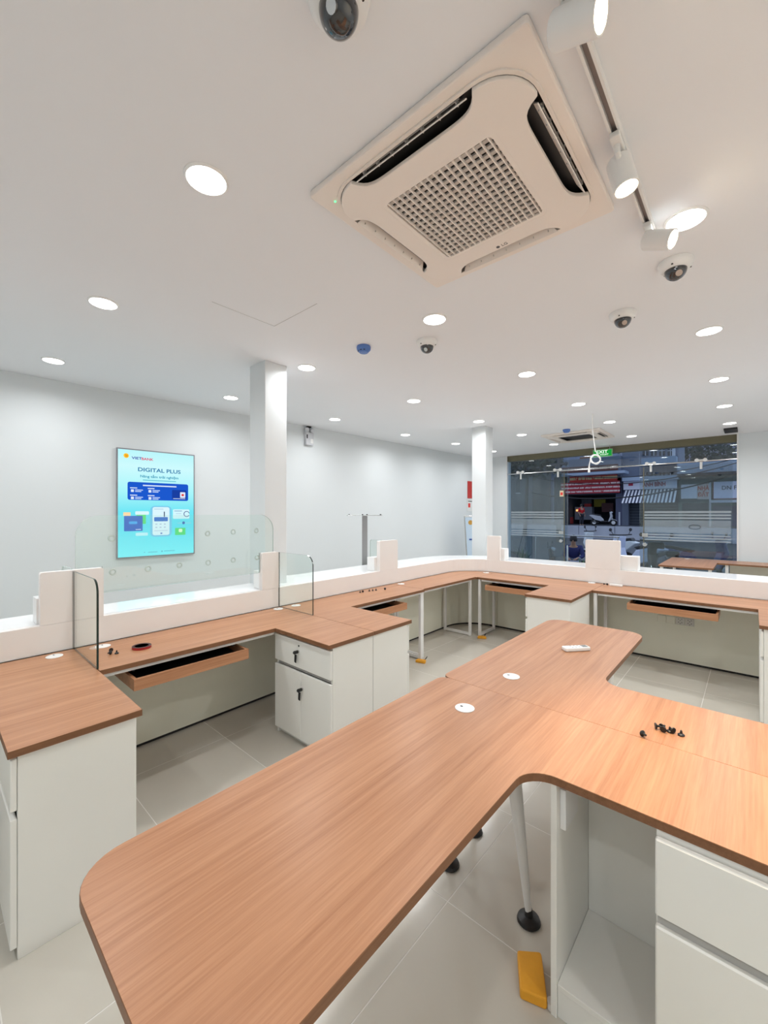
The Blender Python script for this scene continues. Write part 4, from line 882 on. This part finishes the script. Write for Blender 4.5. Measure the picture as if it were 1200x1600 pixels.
# power lines
POLE = col('pole_grey', (.06, .06, .07))
for k, (ya, yb, lab) in enumerate(((770, 738, 'lowest black power cable sagging across the red sign'), (745, 722, 'black power cable below the sliding rail'), (733, 715, 'black power cable crossing behind the sliding rail'))):
    p0 = at(830, ya, 26); p1 = at(1200, yb - 14, 26); pts = []
    for q in range(13):
        f_ = q / 12; p = p0.lerp(p1, f_); p.z -= .9 * (1 - (2 * f_ - 1) ** 2); pts.append(tuple(p))
    tag(MB().tube(pts, .035 if k == 0 else .022, 6).build('power_cable', BLACK, None, smooth=True), lab, 'cable', 'power cables over the street')
t = thing('street_pole', 'dark street pole behind the left sliding leaf', 'pole', (at(873, 802, 27).x, 27, -.27))
MB().tube([(at(873, 802, 27).x, 27, -.27), (at(873, 802, 27).x, 27, 7.5)], [.16, .11], 10).build('shaft', POLE, t, smooth=True); MB().box(at(873, 802, 27).x - .6, at(873, 802, 27).x + .6, 26.9, 27.05, 4.6, 4.75).build('crossarm', POLE, t)
# handrail and bollard outside the door
h0 = at(835, 838.5, 11.4); h1 = at(968, 842, 11.4)
t = thing('handrail', 'thin steel handrail outside the open doorway', 'handrail', (h0.x, 11.4, -.15))
MB().tube([(h0.x, 11.4, .97), (h1.x, 11.4, .97)], .018, 8).build('rail', CHROME, t, smooth=True)
for x in (h0.x + .04, h1.x - .04): MB().tube([(x, 11.4, -.15), (x, 11.4, .97)], .016, 8).build('post', CHROME, t, smooth=True)
b0 = at(886.5, 852, 10.6)
t = thing('bollard', 'slim white bollard outside the doorway', 'bollard', (b0.x, 10.6, -.15)); MB().lathe([(0, 0), (.02, 0), (.02, b0.z + .13), (.012, b0.z + .15), (0, b0.z + .15)], 12).build('post', PLW, t, world=False, smooth=True); MB().lathe([(0, 0), (.06, 0), (.05, .015), (0, .015)], 14).build('base', CHROME, t, world=False)

def scooter(x, y, z, rz, label, cbody, cdark=(.02, .02, .025), s=1.0):
    t = thing('motor_scooter', label, 'scooter', (x, y, z), rz, 'motor scooters'); t.scale = (s, s, s)
    bm_ = mat('scooter_' + '_'.join('%02d' % int(c * 99) for c in cbody), cbody, .25, coat=.5); dk = mat('scooter_dark', cdark, .45); ty = mat('tyre', (.018, .018, .018), .9)
    def part(name, poly, w, m_, bev=.03):
        return MB().prism(poly, -w / 2, w / 2, 'y').build(name, m_, t, bevel=bev, world=False, seg=3)
    for wxp in (-.62, .64):
        o = MB().tube([(wxp + .20 * math.cos(q * PI / 10), 0, .255 + .20 * math.sin(q * PI / 10)) for q in range(20)], .055, 8, closed=True).build('wheel', ty, t, smooth=True, world=False)
        MB().tube([(wxp, -.035, .255), (wxp, .035, .255)], .13, 16).build('hub', CHROME, o, smooth=True, world=False)
    part('rear_body', [(-.95, .78), (-.55, .45), (-.12, .34), (.02, .40), (-.05, .55), (-.20, .72), (-.75, .84)], .26, bm_)
    part('floor_board', [(-.16, .30), (.34, .30), (.38, .36), (-.12, .40)], .30, dk, .02)
    part('front_shield', [(.30, .30), (.42, .34), (.60, .70), (.52, 1.02), (.40, 1.04), (.44, .72)], .34, bm_, .05)
    part('front_mudguard', [(.40, .42), (.56, .53), (.80, .46), (.90, .34), (.80, .42), (.62, .48)], .14, bm_, .02)
    part('seat', [(-.82, .83), (-.22, .73), (-.10, .78), (-.30, .84), (-.78, .92)], .25, dk, .03)
    part('headlamp', [(.46, .98), (.58, .94), (.60, 1.02), (.50, 1.08)], .22, mat('lamp_glass', (.6, .65, .7), .1), .03)
    MB().tube([(.44, -.34, 1.07), (.40, -.1, 1.06), (.40, .1, 1.06), (.44, .34, 1.07)], .018, 8).build('handlebar', dk, t, smooth=True, world=False)
    for sg in (-1, 1):
        o = MB().tube([(.42, sg * .24, 1.08), (.44, sg * .30, 1.17)], .008, 6).build('mirror_arm', dk, t, smooth=True, world=False)
        MB().lathe([(0, -.012), (.042, -.008), (.046, .006), (0, .012)], 16, M=Matrix.Translation((.44, sg * .31, 1.20)) @ Matrix.Rotation(PI / 2, 4, 'Y')).build('mirror', dk, o, smooth=True, world=False)
    MB().tube([(.46, 0, 1.0), (.60, 0, .40)], .03, 8).tube([(.60, -.07, .42), (.64, -.07, .25)], .016, 6).tube([(.60, .07, .42), (.64, .07, .25)], .016, 6).build('fork', CHROME, t, smooth=True, world=False)
    MB().tube([(-.30, -.14, .26), (-.75, -.17, .33)], [.03, .05], 10).build('exhaust', dk, t, smooth=True, world=False)
    return t
p = at(990, 802, 12.2); scooter(p.x, 12.2, -.08, 2.5, 'white-and-blue scooter just outside the doorway', (.62, .70, .92))
p = at(1034, 802, 11.2); scooter(p.x, 11.2, -.15, 1.95, 'black scooter behind the edge of the right glass leaf', (.02, .022, .03))
p = at(1092, 802, 13.0); scooter(p.x, 13.0, -.15, .5, 'dark blue scooter behind the wooden window desk', (.03, .05, .20))
p = at(945, 802, 13.6); scooter(p.x, 13.6, -.05, 2.9, 'white scooter half hidden by the wide divider block', (.70, .76, .80))
p = at(836, 802, 12.0); scooter(p.x, 12.0, -.42, .15, 'dark scooter behind the left glass leaf', (.03, .03, .06), s=.95)
p = at(943, 802, 35.0); scooter(p.x, 35.0, .58, .1, 'silver scooter parked across the street by the red sign shop', (.45, .46, .50), s=1.05)
# potted plants
def plant(px, Y, zb, h, n, pot, label, spread=.35):
    c = at(px, 802, Y); t = thing('potted_plant', label, 'plant', (c.x, Y, zb)); rnd = random.Random(int(px))
    MB().lathe([(0, 0), (.11, 0), (.15, .26), (.16, .27), (.13, .27), (.12, .24), (0, .24)], 20).build('pot', pot, t, smooth=True, world=False)
    lm = mat('plant_leaf', (.05, .13, .05), .5, var=.3)
    for k in range(n):
        a = rnd.uniform(0, 2 * PI); le = h * rnd.uniform(.6, 1); w = .028; out_ = spread * rnd.uniform(.3, 1); vs = []; fs = []
        dx, dy = math.cos(a), math.sin(a)
        for q in range(6):
            f_ = q / 5; r_ = .03 + out_ * f_ ** 1.8; z = .24 + le * f_ * (1 - .18 * f_); ww = w * (1 - f_ ** 2) + .002
            for sgn in (-1, 1): vs.append((dx * r_ - dy * ww * sgn, dy * r_ + dx * ww * sgn, z)); 
        for q in range(5): fs.append((q * 2, q * 2 + 1, q * 2 + 3, q * 2 + 2))
        MB().add(vs, fs).build('leaf', lm, t, world=False)
plant(819, 10.3, -.15, .85, 16, mat('pot_grey', (.20, .21, .22), .6), 'tall potted plant with blade leaves behind the left pane')
plant(909, 11.0, -.15, .42, 10, mat('pot_blue', (.02, .10, .45), .4), 'small green plant in a bright blue pot', .18)
p = at(897, 802, 11.75); o = MB().box(p.x - .14, p.x + .14, 11.62, 11.88, -.15, .27).build('storage_crate', col('crate_grey_blue', (.22, .25, .32)), None, bevel=.01); tag(o, 'grey crate outside the doorway below the person in navy', 'crate')

# people: one continuous skinned body with clothing laid over it
def skinned(name, pts, edges, m_, parent, lv=2):
    me = bpy.data.meshes.new(name); me.from_pydata([p[0] for p in pts], edges, []); o = bpy.data.objects.new(name, me); COL.objects.link(o)
    md = o.modifiers.new('skin', 'SKIN'); md.use_smooth_shade = True
    for i, p in enumerate(pts):
        sv = me.skin_vertices[0].data[i]; r = p[1]; sv.radius = r if isinstance(r, tuple) else (r, r); sv.use_root = (i == 0)
    sd = o.modifiers.new('sub', 'SUBSURF'); sd.levels = lv; sd.render_levels = lv
    dg = bpy.context.evaluated_depsgraph_get(); nm = bpy.data.meshes.new_from_object(o.evaluated_get(dg)); nm.name = name
    bpy.data.objects.remove(o); nm.materials.clear(); nm.materials.append(m_)
    nm.polygons.foreach_set('use_smooth', [True] * len(nm.polygons))
    q = bpy.data.objects.new(name, nm); COL.objects.link(q); q.parent = parent; return q
SKIN = mat('skin', (.42, .25, .17), .55)
def person(loc, rz, label, seated, shirt, trousers, hair):
    t = thing('person', label, 'person', loc, rz)
    # local: the figure looks towards -y
    if seated: hip, chest, neck, head = (0, 0, .34), (0, -.10, .66), (0, -.16, .80), (0, -.20, .92)
    else: hip, chest, neck, head = (0, 0, .92), (0, .01, 1.28), (0, .0, 1.44), (0, -.02, 1.56)
    P = [(hip, (.15, .11)), ((hip[0], (hip[1] + chest[1]) / 2, (hip[2] + chest[2]) / 2), (.13, .10)), (chest, (.16, .11)), (neck, .052), (head, (.075, .09)), ((head[0], head[1] - .005, head[2] + .10), (.055, .07))]
    E = [(0, 1), (1, 2), (2, 3), (3, 4), (4, 5)]; arms = {}; legs = {}
    for s in (-1, 1):
        b0 = len(P); sh = (s * .19, chest[1], chest[2] + .08)
        if seated: el, wr = (s * .25, chest[1] - .10, chest[2] - .17), (s * .12, chest[1] - .32, chest[2] - .22)
        else: el, wr = (s * .25, .02, 1.08), (s * .22, -.10, .86)
        P += [(sh, .058), (el, .042), (wr, .028)]; E += [(2, b0), (b0, b0 + 1), (b0 + 1, b0 + 2)]
        dv = (Vector(wr) - Vector(el)).normalized(); pm = Vector(wr) + dv * .06; P.append((tuple(pm), (.034, .02))); E.append((b0 + 2, b0 + 3))
        for k in range(4):
            f0 = pm + dv * (.05 - .006 * abs(k - 1)) + Vector(((k - 1.5) * .02, 0, 0)); f1 = f0 + dv * .03 + Vector((0, 0, -.014)); P += [(tuple(f0), .009), (tuple(f1), .008)]; n_ = len(P); E += [(b0 + 3, n_ - 2), (n_ - 2, n_ - 1)]
        th = Vector(wr) + dv * .03 + Vector((-s * .035, -.01, 0)); P += [(tuple(th), .011), (tuple(th + dv * .035), .009)]; n_ = len(P); E += [(b0 + 2, n_ - 2), (n_ - 2, n_ - 1)]
        arms[s] = (sh, el, wr)
        l0 = len(P)
        if seated: hp, kn, an, to = (s * .10, -.02, .32), (s * .16, -.40, .44), (s * .15, -.38, .08), (s * .16, -.54, .035)
        else: hp, kn, an, to = (s * .10, 0, .86), (s * .105, -.02, .48), (s * .11, .02, .08), (s * .12, -.14, .035)
        P += [(hp, .085), (kn, .058), (an, .04), (to, .04)]; E += [(0, l0), (l0, l0 + 1), (l0 + 1, l0 + 2), (l0 + 2, l0 + 3)]; legs[s] = (hp, kn, an)
    body = skinned('body', P, E, SKIN, t)
    # shirt over torso and upper arms, trousers over the legs
    S = [(hip, (.165, .125)), (P[1][0], (.15, .12)), (chest, (.18, .13)), ((neck[0], neck[1] + .01, neck[2] - .05), .075)]; SE = [(0, 1), (1, 2), (2, 3)]
    for s in (-1, 1):
        sh, el, wr = arms[s]; n_ = len(S); e2 = tuple(Vector(el).lerp(Vector(wr), .75 if seated else .02)); S += [(sh, .075), (el, .058), (e2, .048)]; SE += [(2, n_), (n_, n_ + 1), (n_ + 1, n_ + 2)]
    skinned('shirt', S, SE, shirt, t)
    Tp = [((hip[0], hip[1], hip[2] - .02), (.168, .128))]; TE = []
    for s in (-1, 1):
        hp, kn, an = legs[s]; n_ = len(Tp); Tp += [(hp, .105), (kn, .075), (an, .062)]; TE += [(0, n_), (n_, n_ + 1), (n_ + 1, n_ + 2)]
    skinned('trousers', Tp, TE, trousers, t)
    hx, hy_, hz = head; prf = [(.0, .17), (.045, .16), (.085, .12), (.102, .06), (.104, .01), (.092, -.02), (.0, -.01)]
    MB().lathe(prf[::-1], 18, (hx, hy_ + .022, hz + .01)).build('hair', hair, t, smooth=True, world=False)
    for s in (-1, 1):
        MB().lathe([(0, -.006), (.009, 0), (0, .006)], 8, (hx + s * .028, hy_ - .083, hz + .035)).build('eye', BLACK, t, world=False); MB().lathe([(0, -.03), (.016, -.01), (.016, .015), (0, .03)], 8, (hx + s * .078, hy_ + .005, hz + .02)).build('ear', SKIN, t, world=False)
    MB().lathe([(0, .03), (.008, .01), (.014, -.012), (0, -.016)], 8, (hx, hy_ - .092, hz + .01)).build('nose', SKIN, t, world=False); MB().box(hx - .022, hx + .022, hy_ - .088, hy_ - .074, hz - .038, hz - .030).build('mouth', mat('lips', (.30, .12, .10), .5), t, world=False)
p = at(908.5, 802, 35.6); person((p.x, 35.6, .58), .9, 'person in a red shirt and dark trousers standing across the street', False, mat('shirt_red', (.60, .01, .015), .8), mat('trousers_dark', (.03, .03, .045), .8), mat('hair_black', (.012, .01, .01), .5))
p = at(897, 802, 12.6); person((p.x, 12.6, -.15), .2, 'person in navy jacket and black cap sitting outside the doorway', True, mat('jacket_navy', (.02, .025, .13), .7), mat('trousers_grey', (.16, .18, .23), .8), mat('cap_black', (.012, .012, .014), .6))
p = at(897, 802, 12.6); o = MB().lathe([(0, 0), (.16, 0), (.13, .24), (.12, .25), (0, .25)], 16).build('plastic_stool', mat('stool_red', (.40, .03, .03), .4), None, smooth=True, world=False); o.location = (p.x, 12.62, -.15); tag(o, 'low red plastic stool under the person in navy', 'stool')
